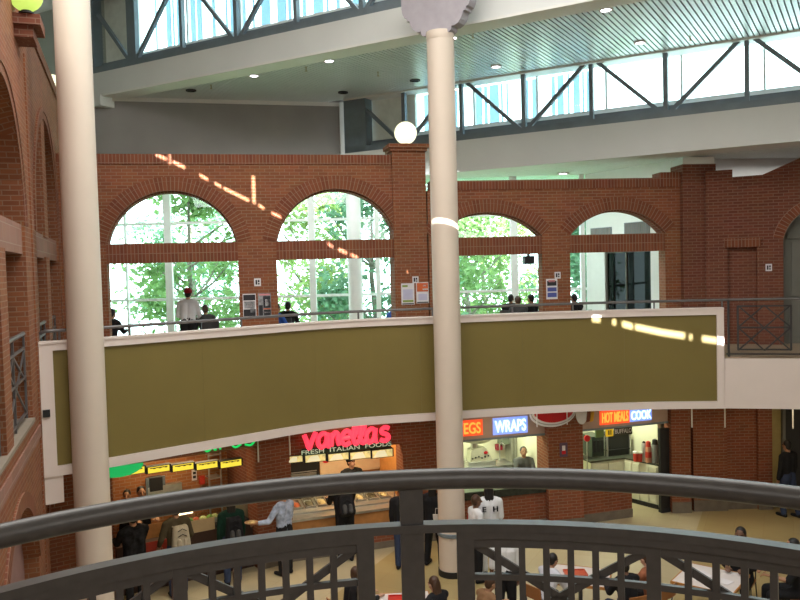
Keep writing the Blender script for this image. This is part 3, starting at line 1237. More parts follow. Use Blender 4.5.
def downlight(label, px, py, z, lit, r=0.115, group='downlights in the slatted ceiling'):
    p = onZ(px, py, z)
    t = thing('downlight', label, 'ceiling light', (p.x, p.y, z - 0.03), group)
    mb = MB()
    mb.lathe((p.x, p.y, z), [(r * 0.82, 0.0), (r * 0.82, -0.03), (r * 1.15, -0.03), (r * 1.15, 0.0)], 24)
    mb.build('trim_ring', WHITE if lit else BLACK, t, smooth=True)
    mb = MB()
    mb.lathe((p.x, p.y, z), [(0.001, -0.015), (r * 0.85, -0.015)], 24)
    mb.build('lens', LAMPW if lit else BLACK, t)


for lab, px, py, lit in (('lit round downlight in the slatted ceiling, first from the grey wall along the pale beam', 254, 75, 1),
                         ('lit round downlight in the slatted ceiling, second along the pale beam', 329, 60, 1),
                         ('lit round downlight in the slatted ceiling beside the top of the bracketed column', 452, 37, 1),
                         ('lit round downlight in the slatted ceiling above the middle of the clerestory windows', 496, 66, 1),
                         ('lit large downlight high in the slatted ceiling near the picture top', 606, 9, 1),
                         ('faint downlight in the slatted ceiling above the white clerestory panes', 640, 42, 1),
                         ('dark unlit downlight in the slatted ceiling above the grey wall corner', 191, 90, 0),
                         ('dark unlit downlight in the slatted ceiling near the grey wall end', 343, 92, 0),
                         ('dark unlit downlight in the slatted ceiling just before the bracketed column', 415, 80, 0)):
    downlight(lab, px, py, CZ, lit)
for lab, px, py in (('lit downlight in the low ceiling above the brick parapet, next to the bracketed column', 471, 172),
                    ('lit downlight in the low ceiling seen over the brick parapet', 563, 173),
                    ('lit downlight in the low ceiling beside the brick pier', 617, 159)):
    downlight(lab, px, py, 8.51, 1, 0.14, 'downlights in the low ceiling')
for lab, px, py in (('small brass sprinkler head in the slatted ceiling above the globe lamp', 378, 72), ('small sprinkler head in the slatted ceiling beside the second lit downlight', 306, 67),
                    ('small sprinkler head in the slatted ceiling above the grey wall', 211, 85), ('small sprinkler head in the slatted ceiling past the bracketed column', 473, 33),
                    ('small sprinkler head in the slatted ceiling high over the panes', 690, 36)):
    p = onZ(px, py, CZ)
    mb = MB()
    mb.lathe((p.x, p.y, CZ - 0.1), [(0.03, 0), (0.03, 0.01), (0.012, 0.015), (0.012, 0.09), (0.035, 0.1)], 12)
    o = mb.build('sprinkler_head', mat('brass', (0.45, 0.38, 0.22), 0.4, 0.6), smooth=True)
    tag(o, lab, 'sprinkler', 'sprinkler heads in the slatted ceiling')

# ------------------------------------------------------------------ notices on the brick


def paper(name, label, cat, fr, x0, y0, x1, y1, m, group=None, d=-0.012, blocks=()):
    (sa, za), (sb, zb) = f_s(fr, x0, y0), f_s(fr, x1, y1)
    w, h = sb - sa, za - zb
    t = thing(name, label, cat, fpt(fr, (sa + sb) / 2, 0, zb), group)
    mb = MB()
    mb.fbox(fr, sa, sb, d, 0.0, zb, za)
    sh_ = mb.build('sheet', m, t)
    for i, (nm, bx0, by0, bx1, by1, bm) in enumerate(blocks):
        mb = MB()
        mb.fbox(fr, sa + w * bx0, sa + w * bx1, d - 0.004, d, za - h * by1, za - h * by0)
        mb.build(nm, bm, sh_)
    return t


FAP = (FA[0] + FA[2] * 0.052, FA[1], FA[2])
PAPER = mat('white_paper', (0.72, 0.68, 0.70), 0.7)
INK = mat('black_ink', (0.03, 0.03, 0.035), 0.7)
GREYP = mat('grey_photo', (0.25, 0.25, 0.26), 0.7, var=0.5, scale=14)
PINK = mat('pink_print', (0.65, 0.25, 0.28), 0.7)
ORNG = mat('orange_print', (0.62, 0.13, 0.04), 0.7)
LAV = mat('lavender_print', (0.52, 0.50, 0.66), 0.7)
GRN = mat('olive_green_print', (0.24, 0.33, 0.08), 0.7)
BLU = mat('blue_print', (0.08, 0.10, 0.32), 0.7)
SKINP = mat('beige_print', (0.5, 0.36, 0.25), 0.7)
paper('poster', 'black and white photo poster, beside the collage poster on the brick pier', 'poster', FA, 242.5, 294, 256.5, 317, PAPER,
      'posters on the brick arcade', blocks=(('photo', .05, .04, .95, .28, INK), ('photo', .1, .32, .9, .62, GREYP), ('photo', .05, .66, .95, .95, INK), ('photo', .3, .4, .7, .55, PAPER), ('photo', .55, .62, .9, .8, GREYP)))
paper('poster', 'dark photo collage poster with a pink strip on top', 'poster', FA, 257.8, 293.5, 271.5, 316.5, GREYP,
      'posters on the brick arcade', blocks=(('heading', .08, .02, .92, .09, PINK), ('photo', .4, .12, .95, .62, INK), ('photo', .55, .25, .85, .55, PAPER), ('photo', .05, .5, .35, .97, INK), ('photo', .42, .7, .95, .95, INK), ('photo', .48, .78, .9, .84, PAPER), ('photo', .4, .64, .95, .68, ORNG)))
paper('poster', 'white lavender poster with a green band near its foot', 'poster', FAP, 401, 283.5, 414.5, 304.5, PAPER,
      'posters on the brick arcade', blocks=(('heading', .08, .08, .5, .17, GRN), ('text_block', .12, .28, .88, .75, LAV), ('band', .1, .78, .92, .88, GRN), ('footer', .06, .93, .95, .98, INK)))
paper('poster', 'poster with an orange upper half and pale lower half', 'poster', FAP, 416, 282.5, 428.8, 303, PAPER,
      'posters on the brick arcade', blocks=(('heading', .05, .03, .96, .44, ORNG), ('stroke', .55, .12, .8, .2, PAPER), ('stroke', .5, .3, .95, .37, PAPER), ('text_block', .15, .55, .85, .85, LAV), ('footer', .05, .93, .95, .98, INK)))
paper('poster', 'blue and white poster on the brick pier under a small plate', 'poster', FB, 546, 279, 557.5, 299, PAPER,
      'posters on the brick arcade', blocks=(('photo', .08, .1, .92, .34, INK), ('photo', .2, .05, .8, .16, PINK), ('text_block', .1, .42, .92, .62, BLU), ('text_block', .1, .68, .92, .9, BLU)))
for lab, fr, x0, y0, x1, y1 in (('small white symbol plate above the black and white poster', FA, 254, 278.5, 261, 286),
                                ('small white symbol plate above the orange poster', FAP, 412.3, 276.5, 418.5, 283),
                                ('small white symbol plate above the blue poster', FB, 554.5, 272, 560.5, 278.5),
                                ('small white symbol plate on the brick beside the arched door', FCW, 765.5, 264, 772, 271)):
    paper('sign_plate', lab, 'sign', fr, x0, y0, x1, y1, PAPER, 'symbol plates on the brick', blocks=(('symbol', .2, .2, .45, .8, INK), ('symbol', .55, .2, .8, .5, INK), ('symbol', .55, .6, .8, .8, INK)))
paper('thermostat', 'small peach coloured box on the brick beside the arched opening', 'thermostat', FA, 395.8, 276, 399.5, 281, SKINP, None, -0.03, (('dial', .3, .35, .7, .65, PAPER),))
# loudspeaker hung in the corner of an arcade opening
(sa, za), (sb, zb) = f_s(FB, 526, 255), f_s(FB, 536, 264)
t = thing('loudspeaker', 'black loudspeaker hanging in the upper corner of the third arcade opening', 'speaker', fpt(FB, sb - 0.1, 0.2, zb))
mb = MB()
mb.fbox(FB, sa, sb, 0.12, 0.34, zb, za - 0.02)
mb.build('cabinet', BLACK, t)
mb = MB()
mb.fbox(FB, (sa + sb) / 2 - 0.03, (sa + sb) / 2 + 0.03, 0.2, 0.26, za - 0.02, 6.25)
mb.build('bracket', STEELB, t)
mb = MB()
mb.fbox(FB, sa + 0.03, sb - 0.03, 0.11, 0.12, zb + 0.03, za - 0.05)
mb.build('grille', DARK, t)
# little black box on the white end strip of the parapet
mb = MB()
fe = frame(BC[0], BC[3])
s_, z_ = f_s(fe, 46, 413.5)
mb.fbox(fe, s_ - 0.05, s_ + 0.05, -0.05, 0.0, z_ - 0.05, z_ + 0.06)
tag(mb.build('wall_box', BLACK), 'tiny black box on the white end strip of the balcony front', 'box')
# white round pillar beyond the second window, inside the glass
p = onY(355, 270, 22.2)
t = thing('white_column', 'white round column in front of the tall glass, seen through the second arch', 'column', (p.x, p.y, Z2))
mb = MB()
mb.lathe((p.x, p.y, 0), [(0.2, Z2), (0.2, 8.72)], 28)
mb.build('shaft', MULL, t, smooth=True)
mb = MB()
mb.lathe((p.x, p.y, 0), [(0.24, Z2), (0.24, Z2 + 0.15), (0.2, Z2 + 0.15)], 28)
mb.build('base', STEELB, t, smooth=True)
# grilles on the white side room wall
for lab, x0, y0, x1, y1 in (('small grey grille high on the pale room wall, near the glass', 591, 228.5, 612, 237), ('larger grey grille high on the pale room wall, above the dark window', 624.5, 223, 650, 237)):
    (sa, za), (sb, zb) = f_s(FW, x0, y0), f_s(FW, x1, y1)
    t = thing('air_grille', lab, 'grille', fpt(FW, (sa + sb) / 2, 0, zb), 'grilles on the pale room wall')
    mb = MB()
    mb.fbox(FW, sa, sb, -0.02, 0, zb, za)
    mb.build('plate', mat('grille_grey', (0.22, 0.27, 0.30), 0.6), t)
    mb = MB()
    k = sa + 0.03
    while k < sb - 0.03:
        mb.fbox(FW, k, k + 0.03, -0.035, -0.02, zb + 0.02, za - 0.02)
        k += 0.06
    mb.build('louvre', GREYW, t)

# ------------------------------------------------------------------ trees outside
BARK = mat('bark', (0.2, 0.17, 0.14), 0.9, var=0.3, bump=0.3)
mb = MB()
mb.box((0, 44, -0.15), (90, 40, 0.3))
struct(mb, 'ground', mat('bounce_lawn', (0.34, 0.48, 0.24), 0.9, var=0.3))  # lawn colour lifted for sky glow bounced onto the low ceiling
leafm = []
for nm, c in (('leaf_bright', (0.20, 0.32, 0.12)), ('leaf_blue', (0.15, 0.29, 0.17)), ('leaf_yellow', (0.28, 0.38, 0.14))):
    m = mat(nm, c, 0.6, var=0.35, scale=3)
    n_ = m.node_tree
    tr_ = n_.nodes.new('ShaderNodeBsdfTranslucent')
    tr_.inputs[0].default_value = (*c, 1)
    mx_ = n_.nodes.new('ShaderNodeMixShader')
    mx_.inputs[0].default_value = 0.45
    o_ = n_.nodes['Material Output']
    n_.links.new(n_.nodes['Principled BSDF'].outputs[0], mx_.inputs[1])
    n_.links.new(tr_.outputs[0], mx_.inputs[2])
    n_.links.new(mx_.outputs[0], o_.inputs[0])
    leafm.append(m)
random.seed(11)
TREES = [('leafy green tree outside the first arch', -7.4, 28.5, 10.0, 2.3, 900, 0), ('yellowish green tree outside between the first and second arch', -3.8, 35.5, 11, 2.6, 1000, 2),
         ('dense green tree outside the second arch', -0.9, 28.5, 9.6, 2.6, 1300, 1), ('bright leafy tree outside the third arch', 3.0, 35.5, 9.4, 2.5, 1100, 0),
         ('green tree outside past the pale room corner', 6.6, 28.5, 10, 2.4, 1100, 1), ('green tree outside beyond the dark window', 9.8, 35.5, 10, 2.6, 900, 0),
         ('big tree outside far behind the first arch', -10.8, 42, 12, 3.2, 900, 1), ('big pale tree outside far behind the third arch', 4.5, 43, 11, 3.4, 1100, 2)]
for lab, x, y, h, r, n, mi in TREES:
    t = thing('leafy_tree', lab, 'tree', (x, y, 0), 'trees outside the tall glass')
    mb = MB()
    mb.tube([(x, y, 0), (x + 0.1, y, h * 0.35), (x - 0.1, y + 0.1, h * 0.6), (x, y, h * 0.9)], [0.15, 0.12, 0.08, 0.03], 8)
    for k in range(9):
        a = random.uniform(0, 6.28)
        z = h * random.uniform(0.3, 0.7)
        L = r * random.uniform(0.6, 1.0)
        mb.tube([(x, y, z), (x + math.cos(a) * L * .5, y + math.sin(a) * L * .5, z + L * .35), (x + math.cos(a) * L, y + math.sin(a) * L, z + L * .9)], [0.05, 0.035, 0.012], 6)
    mb.build('trunk', BARK, t, smooth=True)
    mb = MB()
    cl = []
    for k in range(30):
        a = random.uniform(0, 6.28)
        rr = r * math.sqrt(random.random())
        z = random.uniform(h * 0.30, h)
        f = 1 - abs((z / h - 0.6) / 0.5) ** 2
        cl.append(V3(x + math.cos(a) * rr * max(f, .2), y + math.sin(a) * rr * max(f, .2), z))
    for k in range(int(n * 3.8)):
        c = random.choice(cl) + V3(random.gauss(0, .38), random.gauss(0, .38), random.gauss(0, .34))
        s = random.uniform(0.09, 0.19)
        q = Euler((random.uniform(-1, 1), random.uniform(-1, 1), random.uniform(0, 6.28))).to_matrix()
        mb.face([c + q @ V3(-s, 0, 0), c + q @ V3(0, -s * .6, .03), c + q @ V3(s, 0, 0), c + q @ V3(0, s * .6, .03)])
    mb.build('foliage', leafm[mi], t)
# ------------------------------------------------------------------ food court facade
PT = [(-6.6, 13.55), (-5.35, 14.45), (-2.95, 15.9), (-2.35, 16.3), (0.0, 17.15), (0.75, 17.4), (3.22, 18.05), (4.0, 18.2), (6.3, 18.95)]
FS = [frame(a, b) for a, b in zip(PT, PT[1:])]
LN_ = [flen(a, b) for a, b in zip(PT, PT[1:])]
S1, S2, S3, S4 = FS[1], FS[3], FS[5], FS[7]
mb = MB()
for i in (0, 2, 4, 6):
    mb.fbox(FS[i], -0.02, LN_[i] + 0.02, -0.22 if i == 6 else 0, 0.5, 0, 2.98)
mb.fbox(S1, 0, LN_[1], 0.02, 0.3, 2.5, 2.98)
mb.fbox(S2, 0, LN_[3], 0.02, 0.3, 2.2, 2.98)
# low brick fronts
mb.fbox(S2, 0.0, LN_[3], 0.0, 0.12, 0.0, 0.40)
mb.fbox(S3, 0.0, LN_[5], 0.0, 0.15, 0.0, 0.82)
c4 = f_s(S4, 632, 500)[0]
mb.fbox(S4, 0.0, c4, 0.0, 0.15, 0.0, 0.86)
RF = frame((6.3, 18.95), (9.6, 18.95))
r = lambda px: f_s(RF, px, 460)[0]
mb.fbox(RF, r(670), r(689), -0.12, 0.4, 0, 2.98)
mb.fbox(RF, r(689), r(693), 0.1, 0.4, 0, 2.98)
mb.fbox(RF, r(693), r(727), -0.02, 0.4, 0, 2.98)
mb.fbox(RF, r(727), r(758), 0.08, 0.4, 0, 2.80)
mb.fbox(RF, r(727), r(758), -0.02, 0.4, 2.80, 2.98)
mb.fbox(RF, r(758), r(772), -0.02, 0.4, 0, 2.98)
mb.fbox(RF, r(772), r(830), -0.02, 0.4, 2.72, 2.98)
mb.fbox(RF, r(830), r(900), -0.02, 0.4, 0, 2.98)
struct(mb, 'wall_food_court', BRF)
mb = MB()
for i in (0, 2, 4, 6):
    mb.fbox(FS[i], -0.03, LN_[i] + 0.03, -0.25 if i == 6 else -0.03, 0, 0, 0.22)
mb.fbox(S2, 0, LN_[3], -0.02, 0.0, 0, 0.14)
mb.fbox(S3, 0, LN_[5], -0.03, 0.0, 0, 0.2)
mb.fbox(S4, 0, c4, -0.03, 0.0, 0, 0.2)
for a, c, d in ((670, 689, -.15), (693, 727, -.05), (727, 758, .05), (758, 772, -.05)):
    mb.fbox(RF, r(a), r(c), d, d + 0.03, 0, 0.26)
struct(mb, 'baseboard_food_court', BASE)
# the doorway at the far end: dark leaf and a pale strip of wall
mb = MB()
mb.fbox(RF, r(772), r(830), 0.36, 0.4, 0, 2.72)
d2 = struct(mb, 'door_2', mat('dark_door', (0.035, 0.033, 0.03), 0.6))
mb = MB()
mb.fbox(RF, r(776), r(787), 0.3, 0.37, 0.05, 2.6)
mb.build('side_panel', mat('pale_yellow_wall', (0.42, 0.32, 0.12), 0.7), d2)
mb = MB()
mb.fbox(RF, r(772), r(776), 0.2, 0.38, 0, 2.72)
mb.fbox(RF, r(787), r(790), 0.2, 0.38, 0, 2.72)
mb.build('door_frame', DOORG, d2)


def room(fr, L, depth, ztop, back, side, name, skew=0.0):
    mb = MB()
    mb.fbox(fr, -0.05, L + 0.05, depth, depth + 0.1, 0, 3.0)
    struct(mb, 'wall_back_' + name, back)
    mb = MB()
    mb.fbox(fr, -0.15, -0.05, 0.45, depth, 0, 3.0)
    mb.fbox(fr, L + 0.05, L + 0.15, 0.45, depth, 0, 3.0)
    struct(mb, 'wall_side_' + name, side)
    mb = MB()
    mb.fbox(fr, -0.05, L + 0.05, 0.3, depth, ztop, ztop + 0.08)
    struct(mb, 'ceiling_' + name, WHITE)


ORANGEW = mat('orange_lit_plaster', (0.55, 0.25, 0.07), 0.6, var=0.1)
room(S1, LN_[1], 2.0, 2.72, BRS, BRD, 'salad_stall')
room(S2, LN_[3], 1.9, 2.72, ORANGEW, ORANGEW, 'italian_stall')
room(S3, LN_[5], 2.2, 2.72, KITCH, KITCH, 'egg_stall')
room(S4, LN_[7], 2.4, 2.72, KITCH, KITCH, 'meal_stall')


def stall_light(name, fr, s, d, z, sx, sy, p, col):
    q = fpt(fr, s, d, z)
    l = area(name, q, sx, sy, p, col)
    return l


stall_light('light_salad_stall', S1, 1.4, 1.1, 2.66, 1.8, .5, 22, (1.0, 0.72, 0.4))
stall_light('light_italian_stall', S2, 1.3, 0.9, 2.66, 1.8, .5, 38, (1.0, 0.74, 0.42))
stall_light('light_egg_stall', S3, 1.3, 1.1, 2.66, 1.8, .6, 40, (0.95, 1.0, 0.72))
stall_light('light_meal_stall', S4, 1.2, 1.2, 2.66, 1.8, .6, 40, (0.95, 1.0, 0.72))
for i, (x, y) in enumerate(((-3.6, 13.6), (-0.9, 15.7), (2.4, 16.6), (5.6, 17.2), (8.4, 17.2))):
    area('soffit_light_%d' % i, (x, y + .2, 2.9), 0.8, 0.8, 8, (1.0, 0.78, 0.5))


def at(fr, x, y, d):
    """(s, z) where the photo ray meets the plane lying d behind the facade line"""
    f2 = (fr[0] - fr[2] * d, fr[1], fr[2])
    return f_s(f2, x, y)


def pbox(mb, fr, x0, y0, x1, y1, d0, d1, m=0):
    (sa, za), (sb, zb) = at(fr, x0, y0, d0), at(fr, x1, y1, d0)
    mb.fbox(fr, min(sa, sb), max(sa, sb), d0, d1, min(za, zb), max(za, zb), m)
    return min(sa, sb), max(sa, sb), min(za, zb), max(za, zb)


def single(name, label, cat, mb, m, group=None, smooth=False):
    return tag(mb.build(name, m, None, smooth), label, cat, group)


def text(name, s, fr, sc, d, z, size, width, m, parent, ext=0.01, bold=0.0, tilt=0.0):
    cu = bpy.data.curves.new(name, 'FONT')
    cu.body = s
    cu.size = size
    cu.extrude = ext
    cu.offset = bold
    cu.align_x = 'CENTER'
    cu.materials.append(m)
    o = bpy.data.objects.new(name, cu)
    COL.objects.link(o)
    o.parent = parent
    p = fpt(fr, sc, d, z) - ORG[parent]
    e, n = fr[1], fr[2]
    ct, st_ = math.cos(tilt), math.sin(tilt)
    X = (e * ct + V3(0, 0, st_)) * width
    Y = (e * -st_ + V3(0, 0, ct))
    Mx = Matrix((X, Y, n)).transposed().to_4x4()
    Mx.translation = p
    o.matrix_local = Mx
    return o


# ---------------- stall 1 (green neon, yellow lit menus)
YMENU = emit('yellow_menu_glow', (0.95, 0.74, 0.06), 0.62)
GNEON = emit('green_neon', (0.01, 0.62, 0.12), 0.7)
GSIGN = emit('green_sign_glow', (0.01, 0.5, 0.12), 0.5)
for i, (x0, x1, y0, y1, lab) in enumerate(((122, 145, 468, 474, 'yellow lit menu box beside the green sign, first of the row over the salad counter'),
                                           (147, 170, 466.3, 472, 'second yellow lit menu box from the green sign'),
                                           (172, 194, 464.2, 470.2, 'middle yellow lit menu box over the salad counter'),
                                           (196, 218, 462.5, 468.5, 'fourth yellow lit menu box from the green sign'),
                                           (220, 242, 460.5, 466.6, 'last yellow lit menu box, next to the dark brick pier'))):
    xm = (x0 + x1) / 2
    sa, sb, za, zb = at(S1, x0, 465, 0.1)[0], at(S1, x1, 465, 0.1)[0], at(S1, xm, y0, 0.1)[1], at(S1, xm, y1, 0.1)[1]
    t = thing('menu_box', lab, 'menu sign', fpt(S1, (sa + sb) / 2, 0.15, zb - 0.02), 'yellow menu boxes over the salad counter')
    mb = MB()
    mb.fbox(S1, sa - .02, sb + .02, 0.1, 0.25, zb - .012, za + .012)
    mb.build('case', BLACK, t)
    mb = MB()
    mb.fbox(S1, sa + .015, sb - .015, 0.09, 0.1, zb, za)
    lp = mb.build('lit_panel', YMENU, t)
    mb = MB()
    for k in range(6):
        s = sa + .05 + (sb - sa - .1) * k / 6
        mb.fbox(S1, s, s + .05, 0.085, 0.09, za - 0.028 - 0.01 * (k % 2), za - 0.012)
    mb.build('lettering', mat('brown_ink', (0.12, 0.07, 0.02)), lp)
# green domed sign
(sa, za), (sb, zb) = at(S1, 111, 470, -0.05), at(S1, 138, 474, -0.05)
mb = MB()
pts = []
for k in range(17):
    a = math.pi * k / 16
    pts.append(fpt(S1, (sa + sb) / 2 - 0.1 + 0.36 * math.cos(a), -0.05, zb - 0.02 + 0.0))
mid = (sa + sb) / 2 - 0.08
pr = [(mid + 0.42 * math.cos(math.pi + math.pi * k / 16), zb + 0.19 + 0.20 * math.sin(math.pi + math.pi * k / 16)) for k in range(17)]
mb.prism([fpt(S1, s, -0.05, z) for s, z in pr], -S1[2] * 0.06)
single('green_sign', 'lit green rounded sign beside the thick column', 'sign', mb, GSIGN)


def strokes(name, label, cat, fr, d, lines, org, sx, sz, r, m, shear=0.0, group=None, part='letter', split=None):
    s0, z0 = org
    t = thing(name, label, cat, fpt(fr, s0, d, z0), group)
    for grp in lines:
        mb = MB()
        for ln in grp:
            pts = [fpt(fr, s0 + (x + y * shear) * sx, d, z0 + y * sz) for x, y in ln]
            if len(pts) > 2:
                q = []
                for i in range(len(pts) - 1):
                    p0, p1, p2, p3 = pts[max(i - 1, 0)], pts[i], pts[i + 1], pts[min(i + 2, len(pts) - 1)]
                    for k in range(4):
                        u = k / 4
                        q.append(0.5 * (2 * p1 + (p2 - p0) * u + (2 * p0 - 5 * p1 + 4 * p2 - p3) * u * u + (3 * p1 - p0 - 3 * p2 + p3) * u ** 3))
                q.append(pts[-1])
                pts = q
            mb.tube(pts, r, 8)
        mb.build(part, m, t, smooth=True)
    return t


A_ = [[(.75, .85), (.45, 1.0), (.1, .75), (.05, .3), (.3, 0), (.65, .2), (.78, .8)], [(.8, 1.0), (.76, .4), (.85, .05), (1.0, .05)]]
R_ = [[(.1, 1.0), (.15, .5), (.12, 0)], [(.14, .6), (.35, .95), (.7, .9)]]
E_ = [[(.05, .5), (.75, .55), (.7, .9), (.4, 1.0), (.08, .7), (.05, .3), (.35, 0), (.8, .15)]]
S_ = [[(.75, .9), (.45, 1.0), (.15, .85), (.2, .6), (.6, .45), (.75, .2), (.45, 0), (.05, .1)]]
sh = lambda L, dx: [[(x + dx, y) for x, y in ln] for ln in L]
(sA, zA), (sB, zB) = at(S1, 203, 455, -0.06), at(S1, 255, 449, -0.06)
strokes('neon_sign', 'green neon script letters half hidden under the balcony edge', 'neon sign', S1, -0.06,
        [sh(A_, 0), sh(R_, 1.15), sh(E_, 2.05), sh(S_, 3.1)], (sA, zA + 0.06), (sB - sA) / 3.9, 0.30, 0.021, GNEON)
# fittings of stall 1
mb = MB()
pbox(mb, S1, 150, 479, 163, 490, 1.8, 2.0)
t = thing('monitor', 'small dark monitor on the orange brick of the salad stall', 'monitor', fpt(S1, 1.0, 1.9, 1.9))
mb.build('screen', BLACK, t)
mb = MB()
(s_, z_) = at(S1, 156, 485, 1.85)
mb.fbox(S1, s_ - 0.2, s_ + 0.2, 1.86, 1.9, z_ - 0.19, z_ + 0.17)
mb.build('frame', STEELB, t)
mb = MB()
s_ = pbox(mb, S1, 148, 488, 182, 490, 1.85, 1.98)
single('steel_shelf', 'steel shelf against the orange brick of the salad stall', 'shelf', mb, STEEL)
t = thing('wall_notice', 'white notice with dark marks on the orange brick of the salad stall', 'notice', fpt(S1, at(S1, 194.5, 475, 1.97)[0], 1.97, at(S1, 194, 480, 1.97)[1]))
mb = MB()
pbox(mb, S1, 192, 470.5, 197, 480, 1.97, 2.0)
mb.build('sheet', PAPER, t)
mb = MB()
pbox(mb, S1, 193, 472, 196, 474, 1.96, 1.97)
pbox(mb, S1, 193, 476, 196, 478, 1.96, 1.97)
mb.build('print', INK, t)
mb = MB()
pbox(mb, S1, 200, 477, 205, 484, 1.9, 2.0)
single('red_box', 'small red box on the orange brick of the salad stall', 'box', mb, mat('red_paint', (0.5, 0.04, 0.02), 0.5))
t = thing('wire_rack', 'pale upright rack near the dark end of the salad stall', 'rack', fpt(S1, at(S1, 214, 480, 1.6)[0], 1.6, 0))
mb = MB()
sr, _ = at(S1, 214, 480, 1.6)
for a in (-.13, .13):
    mb.fbox(S1, sr + a - .015, sr + a + .015, 1.5, 1.53, 0, 2.4)
mb.build('upright', STEEL, t)
for z in (1.0, 1.3, 1.6, 1.85, 2.1, 2.3):
    mb = MB()
    mb.fbox(S1, sr - .13, sr + .13, 1.45, 1.8, z, z + .02)
    mb.build('shelf', STEEL, t)
t = thing('salad_counter', 'dark counter with orange front and lit salad case', 'counter', fpt(S1, 1.4, 0.4, 0))
L = LN_[1]
mb = MB()
mb.fbox(S1, 0.1, L - 0.05, 0.25, 0.9, 0, 0.92)
mb.build('body', mat('dark_brown_laminate', (0.05, 0.025, 0.018), 0.5), t)
mb = MB()
pbox(mb, S1, 136, 527, 163, 536, 0.24, 0.25)
mb.build('front_panel', WOOD, t)
mb = MB()
pbox(mb, S1, 146, 543, 170, 556, 0.235, 0.25)
mb.build('front_panel', mat('red_panel', (0.40, 0.04, 0.02), 0.5), t)
mb = MB()
s0, s1, z0, z1 = pbox(mb, S1, 187, 522, 215, 529, 0.24, 0.25)
mb.build('tray_rail', mat('beige_laminate', (0.55, 0.42, 0.25), 0.5), t)
mb = MB()
mb.fbox(S1, 1.05, L - 0.1, 0.3, 0.85, 0.92, 0.98)
mb.build('worktop', BLACK, t)
mb = MB()
mb.fbox(S1, 1.1, L - 0.2, 0.3, 0.31, 0.98, 1.3)
mb.build('glass_front', CASEG, t)
mb = MB()
s0, s1, z0, z1 = pbox(mb, S1, 176, 508, 193, 513, 0.5, 0.62)
mb.build('light_tube', emit('case_lamp', (1.0, 0.85, 0.5), 2.0), t)
# salads: bowls each with a heap
greens = [mat('salad_green', (0.14, 0.32, 0.05), 0.6, var=0.4, scale=20), mat('salad_pale', (0.5, 0.55, 0.25), 0.6, var=0.4, scale=20), mat('salad_red', (0.5, 0.08, 0.04), 0.6, var=0.3, scale=20)]
for k, (px, py, gi, lab) in enumerate(((190, 520, 0, 'bowl of green salad beside the lamp tube in the salad case'), (196, 521, 2, 'bowl of red salad in the salad case'), (203, 519, 1, 'bowl of pale salad in the middle of the salad case'), (210, 518, 0, 'bowl of leafy salad near the pier end of the salad case'), (215, 517, 1, 'last bowl of pale salad at the pier end of the salad case'))):
    s_, z_ = at(S1, px, py, 0.55)
    p = fpt(S1, s_, 0.55, 0.98)
    t2 = thing('salad_bowl', lab, 'bowl', p, 'salad bowls in the case')
    mb = MB()
    mb.lathe(p, [(0.06, 0), (0.075, 0.04), (0.085, 0.1), (0.08, 0.1), (0.07, 0.04)], 16)
    mb.build('bowl', WHITE, t2, smooth=True)
    mb = MB()
    mb.ell(p + V3(0, 0, 0.1), (0.075, 0.075, 0.06), 12)
    mb.build('salad', greens[gi], t2, smooth=True)
mb = MB()
pbox(mb, S1, 234, 498, 250, 524, 0.6, 0.66)
single('beige_screen', 'beige upright screen at the pier end of the salad counter', 'screen', mb, mat('beige_screen', (0.34, 0.27, 0.17), 0.6))

# ---------------- stall 2 (pink neon script)
PINKN = emit('pink_neon', (1.0, 0.045, 0.085), 0.9)
V_ = [[(0, 1.0), (.18, .6), (.42, 0.0), (.62, .5), (.95, 1.15)]]
N_ = [[(.08, .95), (.14, .5), (.12, 0)], [(.14, .55), (.4, .95), (.65, .85), (.68, .4), (.8, .02)]]
L_ = [[(.05, .35), (.4, .8), (.5, 1.35), (.3, 1.45), (.2, .9), (.2, .3), (.4, 0), (.7, .25)]]
(sA, zA), (sB, zB) = at(S2, 304, 449, -0.12), at(S2, 389, 437, -0.12)
VN = strokes('neon_sign', 'large pink-red script sign over the Italian counter', 'neon sign', S2, -0.12,
             [sh(V_, 0), sh(A_, 1.1), sh(N_, 2.1), sh(E_, 3.05), sh(L_, 3.9), sh(L_, 4.5), sh(A_, 5.15), sh(S_, 6.35)],
             (sA, zA), (sB - sA) / 7.15, 0.285, 0.052, PINKN, shear=0.05)
t = thing('sign_board', 'dark green board with pale capitals under the pink script', 'sign', fpt(S2, LN_[3] / 2, -0.03, 2.2))
(sA, zA), (sB, zB) = at(S2, 304, 455.3, -0.05), at(S2, 389, 449, -0.05)
mb = MB()
mb.fbox(S2, sA - 0.04, sB + 0.04, -0.045, 0.0, zA - 0.015, zA + 0.13)
bd_ = mb.build('board', mat('dark_green_board', (0.012, 0.035, 0.018), 0.5), t)
tx = text('lettering', 'FRESH  ITALIAN  FOODS', S2, (sA + sB) / 2, -0.05, zA + 0.012, 0.125, 0.98 * (sB - sA) / 1.25, emit('pale_letter_glow', (0.62, 0.75, 0.5), 0.35), bd_, 0.004)
